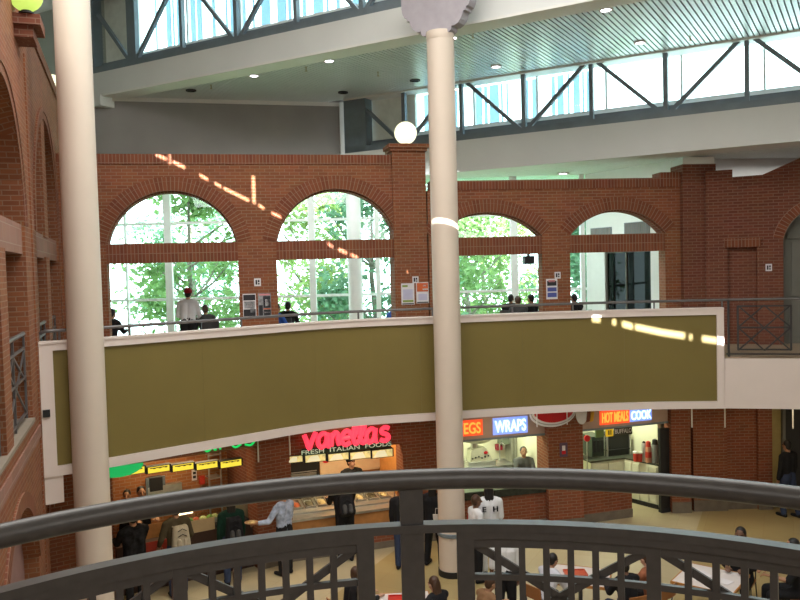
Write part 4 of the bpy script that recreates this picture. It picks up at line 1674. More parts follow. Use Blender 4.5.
# photo menu boxes
FOODM = mat('food_photo', (0.6, 0.5, 0.2), 0.6, var=0.5, scale=12, emis=(0.75, 0.62, 0.25), est=0.45)
for i, (x0, x1, y0, y1, lab) in enumerate(((286, 303, 457.3, 461.5, 'lit food photo panel at the oven end under the pink script'), (305, 326, 456, 460.5, 'second lit food photo panel from the oven end'), (328, 349, 454.6, 459, 'middle lit food photo panel under the pink script'),
                                           (350, 371, 453, 457.5, 'fourth lit food photo panel from the oven end'), (372, 393, 451, 456, 'last lit food photo panel, beside the red corner'))):
    (sa, za), (sb, zb) = at(S2, x0, y0, 0.0), at(S2, x1, y1, 0.0)
    t = thing('menu_box', lab, 'menu sign', fpt(S2, (sa + sb) / 2, 0.1, zb), 'food photo panels over the Italian counter')
    mb = MB()
    mb.fbox(S2, sa - .02, sb + .02, 0.01, 0.2, zb - .012, za + .012)
    mb.build('case', BLACK, t)
    mb = MB()
    mb.fbox(S2, sa + .01, sb - .01, 0.0, 0.01, zb, za)
    lp = mb.build('lit_panel', FOODM, t)
    mb = MB()
    c = (sa + sb) / 2
    mb.prism([fpt(S2, sa + .03, -0.005, zb + .01), fpt(S2, sb - .12, -0.005, zb + .01), fpt(S2, c + .05, -0.005, za - .01), fpt(S2, sa + .12, -0.005, za - .02)], -S2[2] * .005)
    mb.build('picture', mat('pale_food', (0.75, 0.7, 0.5), 0.6, emis=(0.8, 0.75, 0.5), est=0.4), lp)
# banner
t = thing('wall_banner', 'beige banner with red ovals on the orange wall behind the Italian counter', 'banner', fpt(S2, 1.4, 1.85, 1.9))
mb = MB()
s0, s1, z0, z1 = pbox(mb, S2, 320, 455, 383, 468, 1.84, 1.88)
mb.build('sheet', mat('beige_cloth', (0.62, 0.46, 0.30), 0.7), t)
for px in (326, 377):
    mb = MB()
    s_, z_ = at(S2, px, 461 if px < 350 else 456.5, 1.83)
    mb.prism([fpt(S2, s_ + 0.08 * math.cos(a * .4189), 1.83, z_ + 0.05 * math.sin(a * .4189)) for a in range(15)], -S2[2] * .008)
    mb.build('red_oval', mat('red_print', (0.5, 0.02, 0.02), 0.6), t)
t = thing('pizza_oven', 'black oven at the back of the Italian stall', 'oven', fpt(S2, 0.45, 1.5, 0))
mb = MB()
s0, s1, z0, z1 = pbox(mb, S2, 287, 461, 320, 478, 1.2, 1.8)
mb.fbox(S2, s0, s1, 1.2, 1.8, 0, z0)
mb.build('body', BLACK, t)
mb = MB()
mb.fbox(S2, s0 + .08, s1 - .08, 1.18, 1.2, z0 + .04, z0 + .15)
mb.build('door', STEEL, t)
mb = MB()
mb.fbox(S2, s0 + .08, s1 - .08, 1.15, 1.17, z0 + .18, z0 + .2)
mb.build('handle', STEEL, t)
# counter
t = thing('italian_counter', 'long serving counter with orange wood front and steel food wells', 'counter', fpt(S2, 1.25, 0.4, 0))
L = LN_[3]
mb = MB()
mb.fbox(S2, 0.02, L - 0.02, 0.15, 0.95, 0.38, 0.86)
mb.build('body', mat('dark_brown_laminate', (0.05, 0.025, 0.018)), t)
mb = MB()
mb.fbox(S2, 0.0, L, 0.0, 0.16, 0.52, 0.82)
mb.build('wood_front', WOOD, t)
mb = MB()
mb.fbox(S2, 0.0, L, -0.04, 0.3, 0.82, 0.87)
mb.build('tray_rail', STEEL, t)
mb = MB()
P = [fpt(S2, 0, 0.3, 0.87), fpt(S2, L, 0.3, 0.87), fpt(S2, L, 0.95, 0.87), fpt(S2, 0, 0.95, 0.87), fpt(S2, 0, 0.3, 0.90), fpt(S2, L, 0.3, 0.90), fpt(S2, L, 0.95, 1.0), fpt(S2, 0, 0.95, 1.0)]
mb.hexa(P)
mb.build('worktop', STEEL, t)
mb = MB()
mb.fbox(S2, 0.1, L - 0.1, 0.42, 0.425, 1.0, 1.28)
mb.build('sneeze_guard', CASEG, t)
mb = MB()
for s in (0.1, L / 2, L - 0.1):
    mb.fbox(S2, s - .012, s + .012, 0.41, 0.435, 0.87, 1.3)
mb.build('guard_post', STEEL, t)
foods = [mat('tomato_sauce', (0.5, 0.10, 0.03), 0.5, var=0.4, scale=20), mat('pasta', (0.62, 0.45, 0.2), 0.5, var=0.4, scale=20), mat('cheese', (0.65, 0.52, 0.28), 0.5, var=0.3, scale=20), mat('dark_food', (0.10, 0.09, 0.05), 0.5, var=0.4, scale=20)]
labs = ['steel food pan at the oven end of the Italian counter', 'second steel food pan from the oven end', 'third steel food pan from the oven end', 'fourth steel food pan, behind the backpack wearer', 'fifth steel food pan from the oven end', 'sixth steel food pan, near the glass middle', 'seventh steel food pan from the oven end', 'last steel food pan, at the pier end of the Italian counter']
for k in range(8):
    sa = 0.12 + k * (L - 0.24) / 8
    sb = sa + (L - 0.24) / 8 - 0.05
    zc = lambda d: 0.90 + 0.1 * (d - 0.3) / 0.65
    t2 = thing('food_pan', labs[k], 'food pan', fpt(S2, (sa + sb) / 2, 0.65, zc(0.65)), 'steel food pans on the Italian counter')
    mb = MB()
    for d0, d1, a, c in ((0.46, 0.49, sa, sb), (0.86, 0.89, sa, sb), (0.46, 0.89, sa, sa + .025), (0.46, 0.89, sb - .025, sb)):
        mb.hexa([fpt(S2, a, d0, zc(d0) + .002), fpt(S2, c, d0, zc(d0) + .002), fpt(S2, c, d1, zc(d1) + .002), fpt(S2, a, d1, zc(d1) + .002),
                 fpt(S2, a, d0, zc(d0) + .04), fpt(S2, c, d0, zc(d0) + .04), fpt(S2, c, d1, zc(d1) + .04), fpt(S2, a, d1, zc(d1) + .04)])
    mb.build('rim', STEEL, t2)
    mb = MB()
    mb.ell(fpt(S2, (sa + sb) / 2, 0.675, zc(0.675) + 0.012), ((sb - sa) / 2 - .03, 0.18, 0.03), 12, rot=Matrix((S2[1], -S2[2], V3(0, 0, 1))).transposed())
    mb.build('food', foods[(k * 3) % 4 if k < 5 else 3 - k % 2], t2, smooth=True)

# ---------------- stall 3 and 4: pinkish fascia bands with bright tube lettering
ONEON = emit('orange_neon', (1.0, 0.22, 0.03), 1.5)
BNEON = emit('blue_white_neon', (0.45, 0.68, 1.0), 1.8)
RGLOW = mat('red_tube_halo', (0.75, 0.10, 0.03), 0.6, emis=(0.9, 0.08, 0.02), est=0.55)  # glowing panel stands in for the halo around the orange tubes
BGLOW = mat('blue_tube_halo', (0.25, 0.35, 0.75), 0.6, emis=(0.2, 0.32, 0.9), est=0.55)  # same painted halo for the blue tubes
FBAND = mat('pinkish_fascia', (0.40, 0.29, 0.235), 0.6, var=0.04)


def band(fr, L, label, y_at, group):
    z0 = at(fr, y_at[0], y_at[1], -0.02)[1]
    t = thing('stall_fascia', label, 'fascia', fpt(fr, L / 2, 0.1, z0), group)
    mb = MB()
    mb.fbox(fr, 0.0, L, -0.02, 0.28, z0, 2.975)
    mb.build('panel', FBAND, t)
    mb = MB()
    mb.fbox(fr, 0.0, L, -0.04, 0.28, z0 - 0.03, z0 + 0.015)
    mb.build('edge_strip', STEELB, t)


band(S3, LN_[5], 'pinkish sign band over the steel kitchen with the cook', (500, 437.5), 'sign bands over the kitchens')
band(S4, LN_[7], 'pinkish sign band over the kitchen with white cabinets', (630, 425.5), 'sign bands over the kitchens')


def tubesign(label, fr, s, x0, x1, y0, y1, m, back, size):
    (sa, za), (sb, zb) = at(fr, x0, y0, -0.05), at(fr, x1, y1, -0.05)
    t = thing('neon_sign', label, 'neon sign', fpt(fr, (sa + sb) / 2, -0.04, zb), 'tube signs over the kitchens')
    mb = MB()
    mb.fbox(fr, sa, sb, -0.04, -0.02, zb, za)
    bk = mb.build('backing', back, t)
    text('lettering', s, fr, (sa + sb) / 2, -0.055, zb + (za - zb) * 0.16, (za - zb) * 0.98, (sb - sa) / ((za - zb) * 0.98 * size), m, bk, 0.012, 0.004)


tubesign('orange tube lettering on the sign band beside the bracketed column', S3, 'EGS', 461, 483, 421, 435, ONEON, RGLOW, 2.1)
tubesign('blue-white tube lettering on the sign band over the cook', S3, 'WRAPS', 493, 528, 418.5, 432.5, BNEON, BGLOW, 3.7)
tubesign('orange tube lettering on the sign band over the yellow square menu', S4, 'HOT MEALS', 600, 630, 411, 422.5, ONEON, RGLOW, 6.0)
tubesign('blue-white tube lettering next to the orange lettering over the white cabinets', S4, 'COOK', 630, 652, 409.5, 420, BNEON, BGLOW, 3.3)
# red oval sign with a white ribbon edge
FO = (S3[0] + S3[1] * 0 + S3[2] * 0.35, S3[1], S3[2])
s_, z_ = f_s(FO, 553, 412)
t = thing('oval_sign', 'red oval sign with a white wavy border over the brick pier', 'sign', fpt(FO, s_, 0, 2.3))
zc = f_s(FO, 553, 427)[1] + 0.33
def oval(rx, rz, d0, m, nm, cx=0.0, cz=0.0):
    mb = MB()
    mb.prism([fpt(FO, s_ + cx + rx * math.cos(a * math.pi / 24), d0, zc + cz + rz * math.sin(a * math.pi / 24)) for a in range(48)], -FO[2] * 0.03)
    return mb.build(nm, m, t)
RED = mat('glossy_red', (0.55, 0.012, 0.02), 0.3)
SIGNW = mat('white_sign_enamel', (0.75, 0.76, 0.80), 0.35)
oval(0.56, 0.33, 0.0, SIGNW, 'border')
oval(0.535, 0.30, -0.02, mat('grey_sign_line', (0.35, 0.37, 0.40), 0.5), 'border_line', 0.0, 0.015)
oval(0.52, 0.285, -0.035, SIGNW, 'inner_border', 0.0, 0.022)
oval(0.48, 0.265, -0.05, RED, 'face', 0.0, 0.045)
mb = MB()
for px in (535, 565):
    q = f_s(FO, px, 415)[0]
    mb.tube([fpt(FO, q, -0.10, zc - 0.28), fpt(FO, q, -0.10, 2.975)], 0.012, 6)
mb.build('hanger', SIGNW, t)
s2_, z2_ = f_s(FO, 582, 416)
t = thing('round_sign', 'small white round sign with brown and yellow stripes beside the red oval', 'sign', fpt(FO, s2_, 0, z2_ - .2))
mb = MB()
mb.prism([fpt(FO, s2_ + 0.14 * math.cos(a * math.pi / 16), 0.0, z2_ + 0.06 + 0.25 * math.sin(a * math.pi / 16)) for a in range(32)], -FO[2] * 0.03)
mb.build('face', SIGNW, t)
for k, (dx, m) in enumerate(((0.10, mat('brown_stripe', (0.16, 0.04, 0.02))), (0.19, mat('yellow_stripe', (0.62, 0.33, 0.03))))):
    mb = MB()
    mb.prism([fpt(FO, s2_ + dx + x, -0.02, z2_ + z) for x, z in ((0.0, -.15), (0.08, -.13), (0.14, .3), (0.05, .3))], -FO[2] * 0.02)
    mb.build('stripe', m, t)
# hanging rods under the balcony
for lab, px, y0, y1, Y in (('thin pale rod hanging before the dark brick pier beside the pink script', 258.5, 443, 462, 15.9), ('thin pale rod hanging at the first letter of the pink script', 290, 437, 455, 16.2),
                           ('thin pale rod hanging above the brick recess beside the black pillar', 692, 412, 427.5, 18.0), ('thin pale rod hanging at the wide brick panel under the fascia', 725, 412, 427.5, 18.0), ('thin pale rod hanging before the dark doorway', 793, 413, 428.5, 17.8)):
    p = onY(px, y1, Y)
    t = thing('hanging_rod', lab, 'rod', (p.x, p.y, p.z), 'pale rods hanging under the balcony')
    mb = MB()
    mb.tube([(p.x, p.y, p.z), (p.x, p.y, 2.98)], 0.016, 8)
    mb.build('rod', WHITE, t, smooth=True)
    mb = MB()
    mb.lathe((p.x, p.y, 2.95), [(0.04, 0), (0.04, 0.03)], 12)
    mb.build('ceiling_cap', WHITE, t)

# ---- stall 3 fittings
t = thing('kitchen_counter', 'green-black stone counter on the low brick wall before the cook', 'counter', fpt(S3, 1.2, 0.2, 0.82))
mb = MB()
mb.fbox(S3, 0, LN_[5], -0.05, 0.55, 0.82, 0.98)
mb.build('stone_edge', mat('green_black_stone', (0.02, 0.026, 0.022), 0.25, var=0.5, scale=12), t)
mb = MB()
mb.fbox(S3, 0, LN_[5], -0.04, 0.54, 0.98, 0.995)
mb.build('worktop', mat('green_grey_top', (0.12, 0.17, 0.12), 0.3), t)
t = thing('prep_table', 'steel prep table in the bright kitchen behind the cook', 'table', fpt(S3, 1.2, 1.4, 0))
mb = MB()
mb.fbox(S3, 0.15, LN_[5] - 0.3, 1.1, 1.75, 1.16, 1.22)
mb.build('table_top', STEEL, t)
for s in (0.2, LN_[5] - 0.36):
    for d in (1.13, 1.7):
        mb = MB()
        mb.fbox(S3, s, s + .05, d, d + .04, 0, 1.16)
        mb.build('leg', STEEL, t)
t = thing('mixer_machine', 'big cream and steel kitchen machine with a rounded top beside the column', 'machine', fpt(S3, 0.4, 1.4, 1.22))
sm, zm = at(S3, 480, 455, 1.3)
mb = MB()
mb.fbox(S3, sm - .32, sm + .36, 1.2, 1.6, 1.22, 1.32)
mb.build('base', STEEL, t)
mb = MB()
mb.prism([fpt(S3, sm + x, 1.28, z) for x, z in ((-.26, 1.32), (.32, 1.32), (.16, 1.62), (.02, 1.66), (-.22, 1.6))], -S3[2] * .28)
mb.build('body', mat('cream_enamel', (0.55, 0.55, 0.42), 0.4), t)
mb = MB()
mb.ell(fpt(S3, sm + 0.0, 1.42, 1.86), (0.40, 0.20, 0.14), 16, rot=Matrix((S3[1], -S3[2], V3(0, 0, 1))).transposed())
mb.build('rounded_head', mat('cream_enamel', (0.55, 0.55, 0.42), 0.4), t, smooth=True)
mb = MB()
mb.tube([fpt(S3, sm - .1, 1.42, 1.6), fpt(S3, sm - .1, 1.42, 1.8)], .09, 14)
mb.build('neck', STEEL, t, smooth=True)
mb = MB()
for k in range(6):
    q = fpt(S3, sm - .2 + .08 * k, 1.27, 1.40 + 0.02 * (k % 3))
    mb.ell(q, (.022, .02, .022), 8)
mb.build('knobs', BLACK, t)
mb = MB()
mb.ell(fpt(S3, sm + .14, 1.27, 1.52), (.05, .02, .04), 10)
mb.build('red_knob', RED, t)
t = thing('tall_fridge', 'tall steel fridge at the back of the kitchen behind the cook', 'fridge', fpt(S3, 2.0, 1.9, 0))
sf0, sf1 = at(S3, 512, 450, 1.75)[0], at(S3, 529, 450, 1.75)[0]
mb = MB()
mb.fbox(S3, sf0, sf1, 1.78, 2.18, 0, 2.25)
mb.build('body', STEEL, t)
mb = MB()
mb.fbox(S3, sf0 + .03, sf1 - .03, 1.755, 1.78, 0.1, 2.2)
mb.build('door', mat('brushed_steel', (0.38, 0.38, 0.33), 0.35, 0.7, var=0.2), t)
mb = MB()
mb.fbox(S3, sf0 + .07, sf0 + .1, 1.72, 1.755, 1.0, 1.8)
mb.build('handle', STEEL, t)
mb = MB()
pbox(mb, S3, 501, 436.5, 511, 444, 1.9, 2.15)
single('wall_cabinet', 'grey-green cupboard high on the bright kitchen wall', 'cabinet', mb, mat('grey_green_cupboard', (0.16, 0.19, 0.14)))
mb = MB()
pbox(mb, S3, 497.5, 445.5, 502.5, 450, 2.0, 2.18)
single('red_dispenser', 'small dark red dispenser on the bright kitchen wall', 'dispenser', mb, mat('dark_red', (0.3, 0.02, 0.04)))
s_, z_ = at(S3, 500.5, 455, 1.5)
t = thing('kitchen_tap', 'thin steel tap behind the prep table', 'tap', fpt(S3, s_, 1.55, 1.22))
mb = MB()
mb.tube([fpt(S3, s_, 1.55, 1.22), fpt(S3, s_, 1.55, 1.62), fpt(S3, s_ + .03, 1.5, 1.68), fpt(S3, s_ + .06, 1.4, 1.64), fpt(S3, s_ + .06, 1.38, 1.55)], .014, 8)
mb.build('spout', STEEL, t, smooth=True)
mb = MB()
mb.lathe(fpt(S3, s_, 1.55, 1.22), [(.05, 0), (.05, .03), (.02, .05)], 12)
mb.build('base', STEEL, t)
t = paper('poster', 'small dark poster with a white figure on the brick pier under the red oval', 'poster', (FS[6][0] + FS[6][2] * 0.222, FS[6][1], FS[6][2]), 559.5, 443, 567.5, 456.5, mat('violet_print', (0.10, 0.06, 0.10)), None,
          blocks=(('photo', .3, .2, .7, .55, PAPER), ('photo', .25, .55, .75, .8, RED)))

# ---- stall 4 fittings
W4 = mat('white_cabinet', (0.66, 0.66, 0.52), 0.45, var=0.02)
t = thing('cabinet_unit', 'white L shaped base cabinets with dark top in the bright kitchen', 'cabinet', fpt(S4, 1.2, 1.2, 0))
sA = at(S4, 591, 465, 1.2)[0]
sM = at(S4, 624, 465, 1.2)[0]
LL = LN_[7]
mb = MB()
mb.fbox(S4, sA, sM, 1.2, 1.9, 0.0, 1.05)
mb.prism([fpt(S4, sM, 1.2, 0), fpt(S4, LL - .1, 0.25, 0), fpt(S4, LL - .1, 1.9, 0), fpt(S4, sM, 1.9, 0)], (0, 0, 1.05))
mb.build('body', W4, t)
mb = MB()
mb.fbox(S4, sA - .03, sM, 1.17, 1.9, 1.05, 1.09)
mb.prism([fpt(S4, sM, 1.17, 1.05), fpt(S4, LL - .08, 0.21, 1.05), fpt(S4, LL - .08, 1.9, 1.05), fpt(S4, sM, 1.9, 1.05)], (0, 0, .04))
mb.build('worktop', mat('dark_olive_top', (0.05, 0.055, 0.04), 0.4), t)
for s in (sA + .04, (sA + sM) / 2 + .02):
    mb = MB()
    mb.fbox(S4, s, s + (sM - sA) / 2 - .06, 1.175, 1.2, 0.12, 1.0)
    mb.build('door', W4, t)
e4 = (fpt(S4, LL - .1, 0.25, 0) - fpt(S4, sM, 1.2, 0))
fr4 = (fpt(S4, sM, 1.2, 0), e4.normalized(), V3(e4.y, -e4.x, 0).normalized())
for k in range(4):
    w = e4.length / 4
    mb = MB()
    mb.fbox(fr4, k * w + .03, (k + 1) * w - .03, -0.02, 0, 0.12, 1.0)
    mb.build('door', W4, t)
mb = MB()
mb.fbox(fr4, 0, e4.length, -0.03, 0.0, 0.0, 0.10)
mb.build('plinth', BLACK, t)
t = thing('black_pillar', 'black upright panel closing the end of the white cabinet kitchen', 'pillar', fpt(S4, LL, 0.05, 0))
mb = MB()
a, c = at(S4, 660, 470, 0.0)[0], at(S4, 669, 470, 0.0)[0]
mb.fbox(S4, a, c, -0.02, 0.06, 0.0, 2.02)
mb.build('panel', BLACK, t)
mb = MB()
mb.fbox(S4, a, c, -0.04, 0.08, 0.0, 0.1)
mb.build('base', DARK, t)
t = thing('half_wall_counter', 'dark ledge on the low brick wall before the white cabinets', 'counter', fpt(S4, c4 / 2, 0.1, 0.86))
mb = MB()
mb.fbox(S4, -0.02, c4 + .03, -0.06, 0.3, 0.86, 1.0)
mb.build('ledge', MATS['green_black_stone'], t)
mb = MB()
mb.fbox(S4, 0.0, c4, -0.05, 0.29, 1.0, 1.01)
mb.build('worktop', MATS['dark_olive_top'], t)
t = thing('oven_case', 'dark glass fronted case on the white cabinets, at the pier end', 'oven', fpt(S4, sA + .2, 1.4, 1.09))
mb = MB()
s0, s1, z0, z1 = pbox(mb, S4, 592, 437, 604, 456, 1.3, 1.85)
mb.build('body', mat('dark_green_steel', (0.035, 0.05, 0.04), 0.3, 0.3), t)
for k in range(3):
    mb = MB()
    w = (s1 - s0) / 3
    mb.fbox(S4, s0 + w * k + .02, s0 + w * (k + 1) - .02, 1.28, 1.3, z0 + .12, z1 - .1)
    mb.build('door', BLACK, t)
t = thing('grill_rack', 'dark open grill rack with yellow and steel wares beneath the white letter board', 'rack', fpt(S4, sA + .7, 1.5, 1.09))
mb = MB()
s0, s1, z0, z1 = pbox(mb, S4, 606, 436, 630, 455, 1.45, 1.5)
for zz in (z0, z0 + .17, z1):
    mb.fbox(S4, s0, s1, 1.4, 1.85, zz, zz + .025)
mb.build('shelf', BLACK, t)
mb = MB()
mb.fbox(S4, s0, s1, 1.82, 1.86, z0, z1)
mb.build('back_panel', mat('soot', (0.05, 0.045, 0.02), 0.7, var=0.6, scale=9), t)
for s in (s0, s1 - .03):
    mb = MB()
    mb.fbox(S4, s, s + .03, 1.4, 1.85, 1.09, z1)
    mb.build('upright', STEEL, t)
YEL = mat('yellow_packet', (0.55, 0.42, 0.06), 0.6, var=0.3, scale=10)
for k, (f, zz, m, lab) in enumerate(((.12, 0.025, YEL, 'yellow packet on the lowest grill shelf, pier side'), (.4, .025, STEEL, 'steel box on the lowest grill shelf'), (.75, .025, BLACK, 'black pot-like box on the lowest grill shelf'), (.3, .195, YEL, 'yellow packet on the middle grill shelf'), (.65, .195, mat('tan_packet', (0.4, 0.3, 0.12)), 'tan packet on the middle grill shelf'))):
    mb = MB()
    s = s0 + (s1 - s0) * f
    q = [(-.07, 0), (.07, 0), (.06, .09), (.02, .11), (-.05, .08)]
    mb.prism([fpt(S4, s + x, 1.5, z0 + zz + z) for x, z in q], -S4[2] * .15)
    single('packet', lab, 'packet', mb, m, 'wares on the grill rack')
t = paper('menu_board', 'small yellow square menu board over the grill rack', 'menu sign', (S4[0] - S4[2] * .6, S4[1], S4[2]), 605.5, 428.5, 613, 436, mat('yellow_board', (0.75, 0.52, 0.03), 0.6, emis=(0.8, 0.5, 0.02), est=0.3),
          blocks=(('red_edge', 0, 0, 1, .12, RED), ('mark', .3, .25, .5, .8, mat('brown_ink', (0.12, 0.07, 0.02))), ('mark', .6, .25, .75, .8, MATS['brown_ink'])))
fb = (S4[0] - S4[2] * .6, S4[1], S4[2])
(sa, za), (sb, zb) = f_s(fb, 614, 426), f_s(fb, 632, 434)
t = thing('menu_board', 'white letter board with dark lettering over the grill rack', 'menu sign', fpt(fb, (sa + sb) / 2, 0, zb))
mb = MB()
mb.fbox(fb, sa, sb, -.01, .01, zb, za)
bd_ = mb.build('board', mat('dark_board', (0.05, 0.045, 0.03)), t)
text('lettering', 'BUFFALO', fb, (sa + sb) / 2, -.014, zb + .05, .15, (sb - sa) / .66, PAPER, bd_, .002, 0.002)
mb = MB()
pbox(mb, S4, 596, 429.5, 604, 437, .9, .95)
single('green_board', 'plain dark green board above the dark glass case', 'board', mb, mat('dull_green', (0.10, 0.17, 0.08)))
s_, z_ = at(S4, 587.5, 438.5, .9)
t = thing('round_red_clock', 'round red dial on a stalk near the brick pier end of the kitchen', 'clock', fpt(S4, s_, .9, z_))
mb = MB()
mb.prism([fpt(S4, s_ + .08 * math.cos(a * math.pi / 12), .9, z_ + .08 * math.sin(a * math.pi / 12)) for a in range(24)], -S4[2] * .04)
mb.build('dial', RED, t)
mb = MB()
mb.fbox(S4, s_ - .01, s_ + .01, .92, .94, 0.0, z_)
mb.build('stand', STEEL, t)
CUPR = mat('red_cup', (0.55, 0.05, 0.03), 0.5)


def bottle(label, px, prof, mats, frs=0.55, group='cups and flasks on the white cabinets'):
    s, z = at(S4, px, 455, frs)
    p = fpt(S4, s, frs, 1.09)
    t = thing(label[0], label[1], label[2], p, group)
    for nm, pr, m in mats:
        mb = MB()
        mb.lathe(p, pr, 16)
        mb.build(nm, m, t, smooth=True)


for i, (px, lab, d) in enumerate(((636, 'stack of red cups beside the grill rack, lower one', .75), (640, 'stack of red cups with white rims next to the steel urn', .7))):
    bottle(('cup_stack', lab, 'cups'), px, None, [('cup', [(.06, 0), (.075, .22), (.07, .22)], CUPR), ('rim', [(.078, .20), (.08, .24), (.07, .24)], WHITE)], d)
bottle(('steel_urn', 'slim steel urn between the red cups and the red flask', 'urn'), 644, None, [('body', [(.06, 0), (.06, .42), (.04, .46)], STEEL), ('lid', [(.045, .46), (.02, .5)], BLACK)], .65)
bottle(('flask', 'tall red and white flask on the white cabinets', 'flask'), 648.5, None, [('body', [(.075, 0), (.075, .38)], mat('peach_enamel', (0.6, 0.3, 0.18))), ('band', [(.078, .12), (.078, .26)], CUPR), ('lid', [(.06, .38), (.055, .5), (.02, .52)], CUPR)], .55)
bottle(('flask', 'tall grey pump flask beside the black upright panel', 'flask'), 655, None, [('body', [(.08, 0), (.08, .45)], mat('grey_enamel', (0.25, 0.27, 0.26))), ('pump_top', [(.07, .45), (.06, .56), (.02, .58)], BLACK)], .45)
# ------------------------------------------------------------------ people
SKINS = {'light': mat('skin_light', (0.50, 0.29, 0.20), 0.5, var=0.04), 'tan': mat('skin_tan', (0.36, 0.19, 0.11), 0.5, var=0.04), 'dark': mat('skin_dark', (0.15, 0.075, 0.045), 0.5, var=0.04)}
HAIRS = {'black': mat('black_hair', (0.012, 0.010, 0.009), 0.5), 'brown': mat('brown_hair', (0.06, 0.028, 0.015), 0.5), 'grey': mat('grey_hair', (0.3, 0.28, 0.26), 0.6)}
EYE = mat('eye_dark', (0.01, 0.01, 0.01), 0.2)
CL = {}


def cloth(n, c, var=0.12):
    if n not in CL:
        CL[n] = mat('cloth_' + n, c, 0.85, var=var, scale=9, spec=0.2, bump=0.15)
    return CL[n]


BLK = cloth('black', (0.013, 0.013, 0.015))
WHT = cloth('white', (0.70, 0.70, 0.72), 0.04)
NAVY = cloth('jeans', (0.035, 0.05, 0.10))
GRYD = cloth('dark_grey', (0.06, 0.06, 0.06))
OLV = cloth('olive_drab', (0.075, 0.06, 0.035))
BLUE = cloth('blue', (0.03, 0.09, 0.35))
PALEB = cloth('pale_blue_pattern', (0.36, 0.42, 0.55), 0.45)
GREENC = cloth('dark_green', (0.006, 0.030, 0.020))
BRWN = cloth('brown', (0.22, 0.12, 0.06))
PEND = []


def soft(mb, name, m, parent, voxel, it=4):
    o = mb.build(name, m, parent)
    md = o.modifiers.new('r', 'REMESH')
    md.mode = 'VOXEL'
    md.voxel_size = voxel
    md.use_smooth_shade = True
    sm = o.modifiers.new('s', 'SMOOTH')
    sm.factor = 0.5
    sm.iterations = it
    PEND.append(o)
    return o


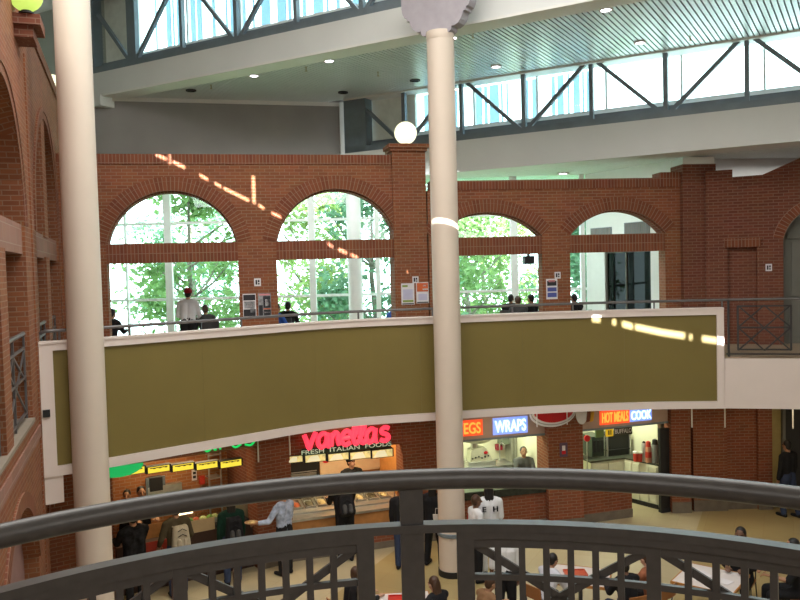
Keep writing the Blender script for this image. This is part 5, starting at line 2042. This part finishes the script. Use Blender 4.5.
def person(label, loc, face, Ht=1.72, hip=None, lean=0.0, arms=None, legs=None, top=BLK, bot=NAVY, skin='tan', hair='black', hairlen=0.0, shoes=BLK,
           head=(0, 0), sleeve='long', cap=None, girth=1.0, group=None, up_=False):
    """face: heading in degrees, 0 looks away from the camera (+y), counter-clockwise."""
    t = thing('person', label, 'person', loc, group, math.radians(face), local=True)
    h = Ht
    hz = hip if hip is not None else 0.52 * h
    arms = arms or (((-0.12, 0.05, -1), (0.0, 0.25, -1)), ((0.12, 0.05, -1), (0.0, 0.25, -1)))
    legs = legs or (((-0.04, 0, -1), (0, -0.02, -1)), ((0.04, 0, -1), (0, -0.02, -1)))
    R = Matrix.Rotation(-lean, 3, 'X')
    P = V3(0, 0, hz)
    sp = lambda x, y, z: P + R @ V3(x * h, y * h, z * h)
    waist, chest, neck = sp(0, 0, .10), sp(0, 0, .24), sp(0, -.005, .315)
    RH = Matrix.Rotation(math.radians(head[0]), 3, 'Z') @ Matrix.Rotation(math.radians(-head[1]) - lean * 0.5, 3, 'X')
    hc = neck + R @ V3(0, .008 * h, .035 * h) + RH @ V3(0, .012 * h, .052 * h)
    hd = lambda x, y, z: hc + RH @ V3(x * h, y * h, z * h)
    body, shirt, trou, shoe = MB(), MB(), MB(), MB()
    # torso
    g = girth
    for mbx, k in ((body, 1.0), (shirt, 1.0)):
        ex = 0.0 if mbx is body else 0.012
        for (za, zb, ra_, rb_, dx) in ((.0, .10, .058, .054, .042), (.10, .25, .054, .062, .045), (.25, .285, .060, .045, .052)):
            for sx in (-1, 1):
                mbx.cap(sp(sx * dx * g, 0, za), sp(sx * dx * g, 0, zb), ra_ * h * g * .98 + ex, rb_ * h * g * .98 + ex, 10)
        mbx.cap(sp(-.075 * g, -.004, .285), sp(.075 * g, -.004, .285), .040 * h + ex, .040 * h + ex, 10)
    body.cap(neck - R @ V3(0, 0, .03 * h), hc, .032 * h, .034 * h, 10)
    # head with jaw, nose, ears, brow
    body.ell(hc + RH @ V3(0, -.004 * h, .012 * h), (.045 * h, .055 * h, .057 * h), 14, rot=RH)
    body.ell(hd(0, .012, -.030), (.034 * h, .040 * h, .036 * h), 12, rot=RH)
    body.cap(hd(0, .052, .006), hd(0, .064, -.018), .006 * h, .010 * h, 8)
    for sx in (-1, 1):
        body.ell(hd(sx * .046, -.004, -.006), (.007 * h, .014 * h, .019 * h), 8, rot=RH)
    # arms and hands
    for side, (d1, d2) in zip((-1, 1), arms):
        S = sp(side * .112 * g, -.004, .275)
        d1 = (Vector(d1)).normalized()
        d2 = (Vector(d2)).normalized()
        E = S + d1 * .172 * h
        Wr = E + d2 * .148 * h
        body.cap(S, E, .030 * h, .023 * h, 10)
        body.cap(E, Wr, .023 * h, .016 * h, 10)
        shirt.cap(S, E, .034 * h + .012, .027 * h + .012, 10)
        if sleeve == 'long':
            shirt.cap(E, E + d2 * .125 * h, .027 * h + .012, .021 * h + .010, 10)
        # hand: palm, four unequal bent fingers and a thumb
        sd = d2.cross(V3(0, 0, 1))
        sd = sd.normalized() if sd.length > .1 else V3(0, 1, 0)
        nm = sd.cross(d2).normalized()
        if nm.z > 0:
            nm = -nm
        pb = Wr + d2 * .012 * h
        pe = Wr + d2 * .050 * h
        for k in (-1, 0, 1):
            body.cap(pb + sd * k * .008 * h, pe + sd * k * .013 * h, .0095 * h, .0085 * h, 8)
        for k, (off, ln) in enumerate(((-.0195, .036), (-.0065, .043), (.0065, .040), (.0195, .031))):
            a = pe + sd * off * h
            b_ = a + (d2 * .8 + nm * .35).normalized() * ln * .55 * h
            c_ = b_ + (d2 * .35 + nm * .85).normalized() * ln * .5 * h
            body.cap(a, b_, .0062 * h, .0058 * h, 8)
            body.cap(b_, c_, .0058 * h, .005 * h, 8)
        tb = pb + sd * -.016 * h * side
        tm = tb + (d2 * .6 + sd * -.7 * side + nm * .3).normalized() * .028 * h
        body.cap(tb, tm, .008 * h, .007 * h, 8)
        body.cap(tm, tm + (d2 * .9 + nm * .4).normalized() * .020 * h, .007 * h, .0055 * h, 8)
    # legs
    for side, (d1, d2) in zip((-1, 1), legs):
        A = P + V3(side * .052 * h, 0, -.005 * h)
        d1 = Vector(d1).normalized()
        d2 = Vector(d2).normalized()
        K = A + d1 * .245 * h
        An = K + d2 * .235 * h
        body.cap(A, K, .052 * h, .034 * h, 10)
        body.cap(K, An, .034 * h, .022 * h, 10)
        trou.cap(A, K, .056 * h + .012, .040 * h + .010, 10)
        trou.cap(K, An - d2 * .01 * h, .040 * h + .010, .034 * h + .006, 10)
        fwd = V3(0, 1, 0)
        toe = V3(An.x, An.y, max(An.z - .028 * h, .022 * h)) + fwd * .105 * h
        heel = V3(An.x, An.y, max(An.z - .022 * h, .026 * h)) - fwd * .022 * h
        body.cap(heel, toe, .020 * h, .016 * h, 8)
        shoe.cap(heel, toe, .027 * h, .021 * h, 8)
        shoe.cap(An - d2 * .01 * h, heel, .028 * h, .027 * h, 8)
    for sx in (-1, 1):
        trou.cap(P + V3(sx * .045 * h, 0, -.01 * h), sp(sx * .040, 0, .07), .060 * h + .012, .056 * h + .008, 10)
    bo = soft(body, 'body', SKINS[skin], t, 0.0105, 3)
    person.top = soft(shirt, 'top', top, t, 0.016)
    soft(trou, 'trousers', bot, t, 0.017)
    soft(shoe, 'shoes', shoes, t, 0.014, 2)
    if hair:
        hb = MB()
        hb.ell(hc + RH @ V3(0, -.012 * h, .020 * h), (.051 * h, .055 * h, .058 * h), 14, rot=RH)
        hb.ell(hd(0, -.030, -.008), (.044 * h, .034 * h, .046 * h), 12, rot=RH)
        if hairlen:
            for sx in (-1, 0, 1):
                hb.cap(hd(sx * .026, -.036, .0), hd(sx * .030, -.046, -hairlen), .026 * h, .020 * h, 8)
        soft(hb, 'hair', HAIRS[hair], t, 0.013, 3)
    if cap:
        cb = MB()
        cb.ell(hc + RH @ V3(0, -.010 * h, .036 * h), (.059 * h, .066 * h, .052 * h), 14, rot=RH)
        cb.cap(hd(-.025, .052, .034), hd(-.02, .085, .030), .010 * h, .007 * h, 8)
        cb.cap(hd(0.0, .052, .036), hd(0, .092, .031), .010 * h, .007 * h, 8)
        cb.cap(hd(.025, .052, .034), hd(.02, .085, .030), .010 * h, .007 * h, 8)
        soft(cb, 'cap', cap, t, 0.012, 3)
    eb = MB()
    for sx in (-1, 1):
        eb.ell(hd(sx * .018, .047, .006), (.0065 * h, .005 * h, .0055 * h), 8, rot=RH)
    eb.build('eyes', EYE, bo)
    lb = MB()
    lb.cap(hd(-.013, .047, -.038), hd(.013, .047, -.038), .0045 * h, .0045 * h, 8)
    lb.build('mouth', mat('lip', (0.30, 0.11, 0.09)), bo)
    t['_sp'] = 0
    del t['_sp']
    return t, sp, h


def backpack(label, owner, sp, h, m, m2, lean=0.0):
    """a bag worn on a back: its own thing, placed with the wearer"""
    Mw = Matrix.Translation(owner.location) @ Matrix.Rotation(owner.rotation_euler.z, 4, 'Z')
    t = thing('backpack', label, 'backpack', Mw @ sp(0, -.10, .02), None, owner.rotation_euler.z, local=True)
    o = sp(0, -.10, .02)
    R = Matrix.Rotation(-lean, 3, 'X')
    q = lambda x, y, z: R @ V3(x, y, z)
    mb = MB()
    for x in (-.09, 0, .09):
        mb.cap(q(x, -.05, .06), q(x * .85, -.03, .38), .095, .075, 10)
    soft(mb, 'bag_body', m, t, 0.02)
    mb = MB()
    for x in (-.06, .06):
        mb.cap(q(x, -.135, .07), q(x, -.125, .18), .05, .045, 10)
    pk = soft(mb, 'pocket', m2, t, 0.016)
    mb = MB()
    for x in (-.10, .10):
        mb.tube([q(x, 0.02, .40), q(x * 1.15, .14, .42), q(x * 1.2, .22, .28), q(x * 1.1, .14, .08), q(x, 0, .06)], .018, 6)
    mb.build('strap', m2, t, smooth=True)
    mb = MB()
    for k in range(2):
        a = k * .1
        mb.tube([q(-.08, -.128, .26 + a), q(0, -.135, .30 + a), q(.08, -.128, .25 + a)], .008, 6)
    mb.build('zip', BLK, pk)
    return t


SIT = (((-.10, 1, -.06), (0, .05, -1)), ((.10, 1, -.06), (0, .05, -1)))
ONTABLE = (((-.10, .55, -.8), (.35, .9, .12)), ((.10, .55, -.8), (-.35, .9, .12)))
REACH = (((-.05, .6, -.75), (.1, 1, .05)), ((.05, .6, -.75), (-.1, 1, .05)))
CHW = mat('orange_brown_chair', (0.30, 0.12, 0.04), 0.5)
CHM = mat('chair_metal', (0.08, 0.08, 0.085), 0.4, 0.5)


def chair(label, loc, face, seat_z=0.45, group='cafe chairs', m=None):
    t = thing('cafe_chair', label, 'chair', loc, group, math.radians(face), local=True)
    m = m or CHW
    mb = MB()
    mb.prism([V3(.20 * x, .20 * y, seat_z - .03) for x, y in ((-1, -.9), (-.8, -1), (.8, -1), (1, -.9), (1, .85), (.8, 1), (-.8, 1), (-1, .85))], (0, 0, .03))
    mb.build('seat', m, t)
    mb = MB()
    for k in range(6):
        a0, a1 = -0.9 + 1.8 * k / 6, -0.9 + 1.8 * (k + 1) / 6
        f = lambda a, r_, z: V3(.21 * math.sin(a) / .78, -.24 - .05 * math.cos(a) + r_, z)
        mb.hexa([f(a0, 0, seat_z + .18), f(a1, 0, seat_z + .18), f(a1, .02, seat_z + .18), f(a0, .02, seat_z + .18),
                 f(a0, -.03, seat_z + .40), f(a1, -.03, seat_z + .40), f(a1, -.01, seat_z + .40), f(a0, -.01, seat_z + .40)])
    mb.build('backrest', m, t)
    for x in (-.18, .18):
        mb = MB()
        mb.tube([V3(x, .17, seat_z - .03), V3(x * 1.1, .21, 0)], .012, 6)
        mb.build('leg', CHM, t)
        mb = MB()
        mb.tube([V3(x, -.26, seat_z + .36), V3(x, -.20, seat_z - .02), V3(x * 1.1, -.25, 0)], .012, 6)
        mb.build('leg', CHM, t)
    return t


def table(label, loc, face, w, l, mt, me, h=0.74):
    t = thing('cafe_table', label, 'table', loc, None, math.radians(face), local=True)
    mb = MB()
    mb.box((0, 0, h - .015), (w, l, .03))
    mb.build('table_top', mt, t)
    mb = MB()
    for c, d in (((0, -l / 2 - .01, h - .02), (w + .04, .02, .045)), ((0, l / 2 + .01, h - .02), (w + .04, .02, .045)), ((-w / 2 - .01, 0, h - .02), (.02, l, .045)), ((w / 2 + .01, 0, h - .02), (.02, l, .045))):
        mb.box(c, d)
    mb.build('table_edge', me, t)
    mb = MB()
    mb.lathe((0, 0, 0), [(.24, 0), (.24, .02), (.05, .05), (.035, .1), (.035, h - .06), (.12, h - .03)], 20)
    mb.build('pedestal', CHM, t, smooth=True)
    return t


# --- upper floor
def up_at(px, Y):
    p = onY(px, 300, Y)
    return (p.x, Y, Z2)


GU = 'people at the tall windows'
person('person in white shirt and red cap standing at the window, seen from behind', up_at(187.5, 18.7), 4, 1.70, hip=.84, lean=.12, top=WHT, bot=BLK, skin='light', hair='black', cap=cloth('dark_red', (0.30, 0.015, 0.025)),
       arms=(((-.2, .12, -.95), (.3, .8, -.25)), ((.2, .12, -.95), (-.3, .8, -.25))))
for lab, px, Y, f, kw in (('dark haired seated person in dark grey beside the white shirted person', 206, 19.15, 30, dict(top=GRYD, hair='brown')),
                          ('dark haired seated person at the very edge of the first arch', 108.5, 18.2, -20, dict(top=BLK)),
                          ('seated person in blue half hidden by the brick pier with posters', 273.5, 18.75, -35, dict(top=BLUE)),
                          ('black haired seated person in black in the second arch', 286.5, 19.8, -10, dict(top=BLK)),
                          ('person in bright blue leaning forward at the jamb of the second arch', 384.5, 19.0, -60, dict(top=BLUE, lean=.5)),
                          ('black haired seated person in black, first of the group in the third arch', 510, 20.7, -20, dict(top=BLK)),
                          ('seated person in dark grey, in the middle of the group in the third arch', 519.5, 19.5, 15, dict(top=GRYD, hair='brown')),
                          ('seated dark figure at the jamb of the third arch', 534, 20.4, 40, dict(top=BLK)),
                          ('seated dark figure at the glass edge of the fourth arch', 577, 19.9, 30, dict(top=BLK)),
                          ('seated dark figure behind the dark glass, beside its frame', 626, 22.4, 180, dict(top=BLK)),
                          ('taller seated dark figure behind the dark glass', 643, 21.7, 150, dict(top=BLK))):
    loc = up_at(px, Y)
    ln = kw.pop('lean', 0.15)
    person(lab, loc, f, 1.62, hip=.48, lean=ln, legs=SIT, arms=ONTABLE, bot=BLK, **kw)
    chair('cafe chair under the ' + lab.split(' in ')[0].split(' behind ')[0].split(' at ')[0].replace('person', 'figure') + (', by px' if 0 else ' ') + {108.5: 'at the first arch edge', 206: 'beside the white shirt', 273.5: 'behind the poster pier', 286.5: 'inside the second arch',
          384.5: 'at the second arch jamb', 510: 'first in the third arch', 519.5: 'mid third arch', 534: 'at the third arch jamb', 577: 'at the fourth arch', 626: 'by the dark glass frame', 643: 'behind the dark glass'}[px], loc, f, .45, 'cafe chairs upstairs', CHM)

# --- food court, standing
def s_at(fr, px, d, z=0.0):
    s, _ = at(fr, px, 520, d)
    p = fpt(fr, s, d, 0)
    return (p.x, p.y, z)


def hd_(fr, add=0):
    """heading that faces into the stall"""
    n = -fr[2]
    return math.degrees(math.atan2(-n.x, n.y)) + add


h1, h2, h3 = hd_(S1), hd_(S2), hd_(S3)
person('black haired salad server in dark clothes, near the small monitor', s_at(S1, 142, 1.35), h1 + 180, 1.74, top=BLK, bot=BLK, arms=REACH)
person('shorter dark haired salad server behind the counter, next to the column', s_at(S1, 128, 1.7), h1 + 160, 1.62, top=BLK, bot=BLK, arms=REACH)
person('person all in black with white specks at the salad counter, next to the thick column', s_at(S1, 133, -.45), h1 + 8, 1.78, top=cloth('black_speckled', (0.012, 0.012, 0.014), 0.9), bot=BLK, girth=1.1, arms=REACH)
o, sp, h = person('person in olive sweatshirt wearing a pale backpack at the salad counter', s_at(S1, 176, -.38), h1 + 5, 1.76, top=OLV, bot=NAVY, hair='brown', arms=(((-.3, .1, -.95), (.1, .7, -.6)), ((.3, .1, -.95), (-.1, .7, -.6))))
backpack('pale grey-beige backpack with dark zips worn at the salad counter', o, sp, h, cloth('pale_khaki', (0.42, 0.37, 0.28)), cloth('pale_khaki_pocket', (0.37, 0.32, 0.24)))
o, sp, h = person('long dark haired person in dark green at the pier end of the salad counter', s_at(S1, 231, -.42), h1 - 4, 1.72, top=GREENC, bot=NAVY, hairlen=.2)
backpack('black backpack worn by the person in dark green', o, sp, h, BLK, GRYD)
o, sp, h = person('person in pale blue patterned shirt holding a tray out, beside the Italian counter', s_at(FS[2], 284, -.55), hd_(FS[2], 20), 1.74, top=PALEB, bot=BLK, skin='tan', arms=(((-.6, .1, -.7), (-1, .25, .1)), ((.12, .2, -.9), (.1, .8, .1))))
Mw = Matrix.Translation(o.location) @ Matrix.Rotation(o.rotation_euler.z, 4, 'Z')
hp = Mw @ (sp(-.112, 0, .275) + V3(-.6, .1, -.7).normalized() * .172 * h + V3(-1, .25, .1).normalized() * .215 * h)
mb = MB()
mb.lathe(hp + V3(0, 0, .012), [(.06, 0), (.10, .012), (.13, .03), (.125, .03), (.06, .014)], 20)
t = thing('food_plate', 'small tan plate held out by the person in pale blue', 'plate', hp + V3(0, 0, .012))
mb.build('plate', mat('tan_plate', (0.5, 0.28, 0.14)), t, smooth=True)
mb = MB()
mb.ell(hp + V3(0, 0, .04), (.08, .08, .03), 12)
mb.build('food', foods[1], t, smooth=True)
o, sp, h = person('person in black hooded jacket bending over the Italian counter', s_at(S2, 345, -.42), h2, 1.78, lean=.24, top=BLK, bot=BLK, girth=1.12, arms=REACH)
backpack('black backpack with grey pocket worn at the Italian counter', o, sp, h, BLK, cloth('mid_grey', (0.07, 0.07, 0.07)), .28)
p = onZ(404, 569, 0)
person('person in dark jacket and blue jeans behind the railing post', (p.x, p.y, 0), -12, 1.72, top=BLK, bot=NAVY, hair='black')
p = onZ(432, 566, 0)
person('person in black jacket and black trousers beside the bracketed column', (p.x + .06, p.y, 0), -25, 1.74, top=BLK, bot=BLK, hairlen=.1, legs=(((-.14, .1, -1), (-.05, -.1, -1)), ((.16, -.05, -1), (.05, -.12, -1))))
pb_ = (p.x + .16, p.y - .30, .80)
t = thing('carrier_bag', 'pale carrier bag hanging beside the black jacket, next to the column', 'bag', pb_)
mb = MB()
x, y, z = pb_
mb.hexa([V3(x - .10, y - .05, z), V3(x + .10, y - .05, z), V3(x + .10, y + .05, z), V3(x - .10, y + .05, z), V3(x - .13, y - .02, z + .34), V3(x + .13, y - .02, z + .34), V3(x + .13, y + .02, z + .34), V3(x - .13, y + .02, z + .34)])
mb.build('bag_body', mat('pale_plastic', (0.5, 0.46, 0.40), 0.4), t)
mb = MB()
mb.tube([V3(x - .08, y, z + .33), V3(x - .07, y, z + .46), V3(x + .07, y, z + .46), V3(x + .08, y, z + .33)], .008, 6)
mb.build('handle', mat('pale_plastic', (0.5, 0.46, 0.40), 0.4), t)
person('person in white top with red stripes, right beside the bracketed column', (1.33, 15.0, 0), -70, 1.68, top=WHT, bot=BLK, skin='dark', hair='brown')
st = person.top
o, sp, h = person('person in white jersey with black lettering and long dark hair, seen from behind', (1.62, 15.35, 0), 5, 1.80, top=WHT, bot=WHT, skin='dark', hair='black', hairlen=.16, sleeve='short')
mb = MB()
for x0, x1, z0, z1 in ((-.085, -.07, .185, .24), (-.085, -.045, .232, .24), (-.085, -.045, .208, .216), (-.085, -.045, .185, .193), (.03, .045, .185, .24), (.045, .075, .208, .216), (.07, .085, .185, .24)):
    P = [sp(x, -.073, z) for x, z in ((x0, z0), (x1, z0), (x1, z1), (x0, z1))]
    mb.prism(P, (0, -.012, 0))
mb.build('jersey_lettering', BLK, person.top)
mb = MB()
mb.prism([sp(x, -.071, z) for x, z in ((.02, .075), (.05, .065), (.08, .09), (.05, .078))], (0, -.014, 0))
mb.build('jersey_mark', BLK, person.top)
mb = MB()
o2 = st
_h = 1.68
for sx, dx in ((-1, .112), (1, .112)):
    for dz in (0,):
        a = V3(sx * (.085) * _h, -.058, .52 * _h + .29 * _h)
        b = V3(sx * (.135) * _h, -.060, .52 * _h + .20 * _h)
        c = V3(sx * (.150) * _h, -.050, .52 * _h + .12 * _h)
        mb.tube([a, b, c], .011, 6)
mb.build('red_stripe', mat('red_stripe', (0.45, 0.02, 0.03)), o2)
person('person in plain white shirt and black trousers standing behind the lattice', (1.62, 13.0, 0), 10, 1.70, top=WHT, bot=BLK, hair='black', skin='dark', sleeve='short')
person('cook with short black hair in grey and black behind the stone counter', s_at(S3, 525, .85), h3 + 170, 1.70, top=cloth('grey_apron', (0.10, 0.105, 0.10)), bot=BLK, skin='tan', sleeve='short', arms=REACH, head=(0, -15))
person('server with black cap and black shirt behind the Italian counter', s_at(S2, 353, 1.15), h2 + 185, 1.78, top=BLK, bot=BLK, skin='light', cap=BLK, arms=REACH, sleeve='short', head=(20, -15))
person('person in black jacket walking at the dark doorway', (8.88, 18.35, 0), 25, 1.80, top=BLK, bot=NAVY, legs=(((-.04, .2, -1), (0, -.15, -1)), ((.06, -.12, -1), (0, -.35, -1))))

# --- seated at the tables
WTOP = mat('white_table_top', (0.66, 0.60, 0.58), 0.35)
ORW = mat('orange_wood_edge', (0.40, 0.17, 0.04), 0.4)
REDT = mat('red_tray_plastic', (0.50, 0.03, 0.02), 0.35)
table('pale square table with orange wood edge in front of the seated person in black', (5.02, 13.05, 0), -38, 0.95, 0.95, WTOP, ORW)
table('pale table with orange wood edge beside the kid in the white hoodie', (2.92, 13.30, 0), -20, 0.95, 0.8, WTOP, ORW)
table('pale table with a red tray on it, next to the railing post', (-.06, 12.40, 0), 6, 0.85, 0.75, WTOP, ORW)
mb = MB()
t = thing('food_tray', 'red food tray on the pale table next to the railing post', 'tray', (-.05, 12.42, .745))
mb = MB()
mb.box((-.05, 12.42, .751), (.50, .38, .012))
mb.build('tray_base', REDT, t)
mb = MB()
for c, d in (((-.05, 12.23, .762), (.52, .015, .03)), ((-.05, 12.61, .762), (.52, .015, .03)), ((-.305, 12.42, .762), (.015, .39, .03)), ((.205, 12.42, .762), (.015, .39, .03))):
    mb.box(c, d)
mb.build('tray_rim', REDT, t)
t = thing('paper_cup', 'small white cup lying low on the red tray', 'cup', (-.03, 12.5, .76))
mb = MB()
mb.lathe((-.03, 12.5, .76), [(.03, 0), (.045, .05), (.04, .05), (.028, .01)], 14)
mb.build('cup', PAPER, t, smooth=True)
mb = MB()
mb.lathe((-.03, 12.5, .81), [(.047, 0), (.047, .008)], 14)
mb.build('rim', WHITE, t)
t = thing('food_tray', 'red-orange tray on the pale table beside the white hoodie', 'tray', (2.85, 13.32, .745))
mb = MB()
mb.box((2.85, 13.36, .752), (.36, .26, .014))
mb.build('tray_base', mat('red_orange_plastic', (0.50, 0.10, 0.05), 0.4), t)
mb = MB()
for c, d in (((2.85, 13.23, .765), (.37, .012, .03)), ((2.85, 13.49, .765), (.37, .012, .03)), ((2.67, 13.36, .765), (.012, .26, .03)), ((3.03, 13.36, .765), (.012, .26, .03))):
    mb.box(c, d)
mb.build('tray_rim', MATS['red_orange_plastic'], t)
for lab, x, y, f, m in (('sheet of paper on the square table nearest the thick dark object', 4.95, 13.2, 10, PAPER), ('second sheet of paper on the square table', 5.15, 12.9, 40, PAPER)):
    t = thing('paper_sheet', lab.replace('nearest the thick dark object', 'under the dark phone'), 'paper', (x, y, .7452), 'papers on the square table', math.radians(f), local=True)
    mb = MB()
    mb.box((0, 0, .002), (.21, .30, .003))
    mb.build('sheet', m, t)
mb = MB()
mb.box((4.9, 13.25, .754), (.07, .14, .012))
t = thing('mobile_phone', 'dark phone on the paper on the square table', 'phone', (4.9, 13.25, .749))
mb.build('case', BLACK, t)
mb = MB()
mb.box((4.9, 13.25, .7607), (.06, .12, .0014))
mb.build('screen', mat('phone_glass', (0.01, 0.012, 0.02), 0.1), t)


def seated(label, chair_label, x, y, f, Ht=1.66, lean=.22, **kw):
    person(label, (x, y, 0), f, Ht, hip=.53, lean=lean, legs=SIT, arms=ONTABLE, **kw)
    chair(chair_label, (x, y - 0.0, 0), f, .45, 'cafe chairs in the food court')


seated('kid in a white hoodie bent over the table, short black hair', 'orange-brown chair under the kid in the white hoodie', 2.22, 12.85, -55, 1.60, .35, top=cloth('white_hoodie', (0.55, 0.55, 0.60), 0.08), bot=NAVY, skin='tan')
seated('black haired person in black seated behind the centre post of the lattice', 'orange-brown chair under the black haired person at the lattice centre post', 3.50, 12.42, 20, 1.62, .2, top=BLK, bot=NAVY, skin='dark')
seated('person in rust brown seated beside the lattice centre post', 'orange-brown chair under the person in rust brown', 3.98, 12.75, 40, 1.60, .2, top=cloth('rust', (0.28, 0.10, 0.05)), bot=BLK, skin='light', hair='brown')
seated('black haired person at the far side of the square table', 'orange-brown chair at the far side of the square table', 5.78, 13.62, 145, 1.84, .05, top=BLK, bot=BLK, skin='dark', hair='black')
seated('person in black with bare forearms at the square table, at the picture edge', 'orange-brown chair at the square table, at the picture edge', 6.42, 12.95, 80, 1.84, .08, top=BLK, bot=BLK, skin='tan', sleeve='short', hair='black')
seated('short haired person in black seated behind the first lattice panel', 'orange-brown chair behind the first lattice panel', -.92, 12.40, -55, 1.66, .2, top=BLK, bot=BLK, skin='light', hair='brown')
seated('long brown haired person in black seated next to the red tray', 'orange-brown chair next to the red tray', .50, 11.95, 45, 1.62, .2, top=BLK, bot=BLK, hair='brown', hairlen=.14, skin='light')
seated('person in a brown jacket seated below the white shirted person', 'orange-brown chair under the brown jacket', 1.10, 11.95, -60, 1.62, .3, top=BRWN, bot=BLK, hair='brown', skin='tan')
# ------------------------------------------------------------------ settle text and body surfaces into plain meshes
bpy.context.view_layer.update()
dg = bpy.context.evaluated_depsgraph_get()
done = []
for o in PEND:
    done.append((o, bpy.data.meshes.new_from_object(o.evaluated_get(dg))))
fonts = [o for o in COL.objects if o.type == 'FONT']
fm = [(o, bpy.data.meshes.new_from_object(o.evaluated_get(dg))) for o in fonts]
for o, me in done:
    o.modifiers.clear()
    o.data = me
for o, me in fm:
    n = o.name
    pr, mx_ = o.parent, o.matrix_local.copy()
    bpy.data.objects.remove(o)
    q = bpy.data.objects.new(n, me)
    COL.objects.link(q)
    q.parent = pr
    q.matrix_local = mx_
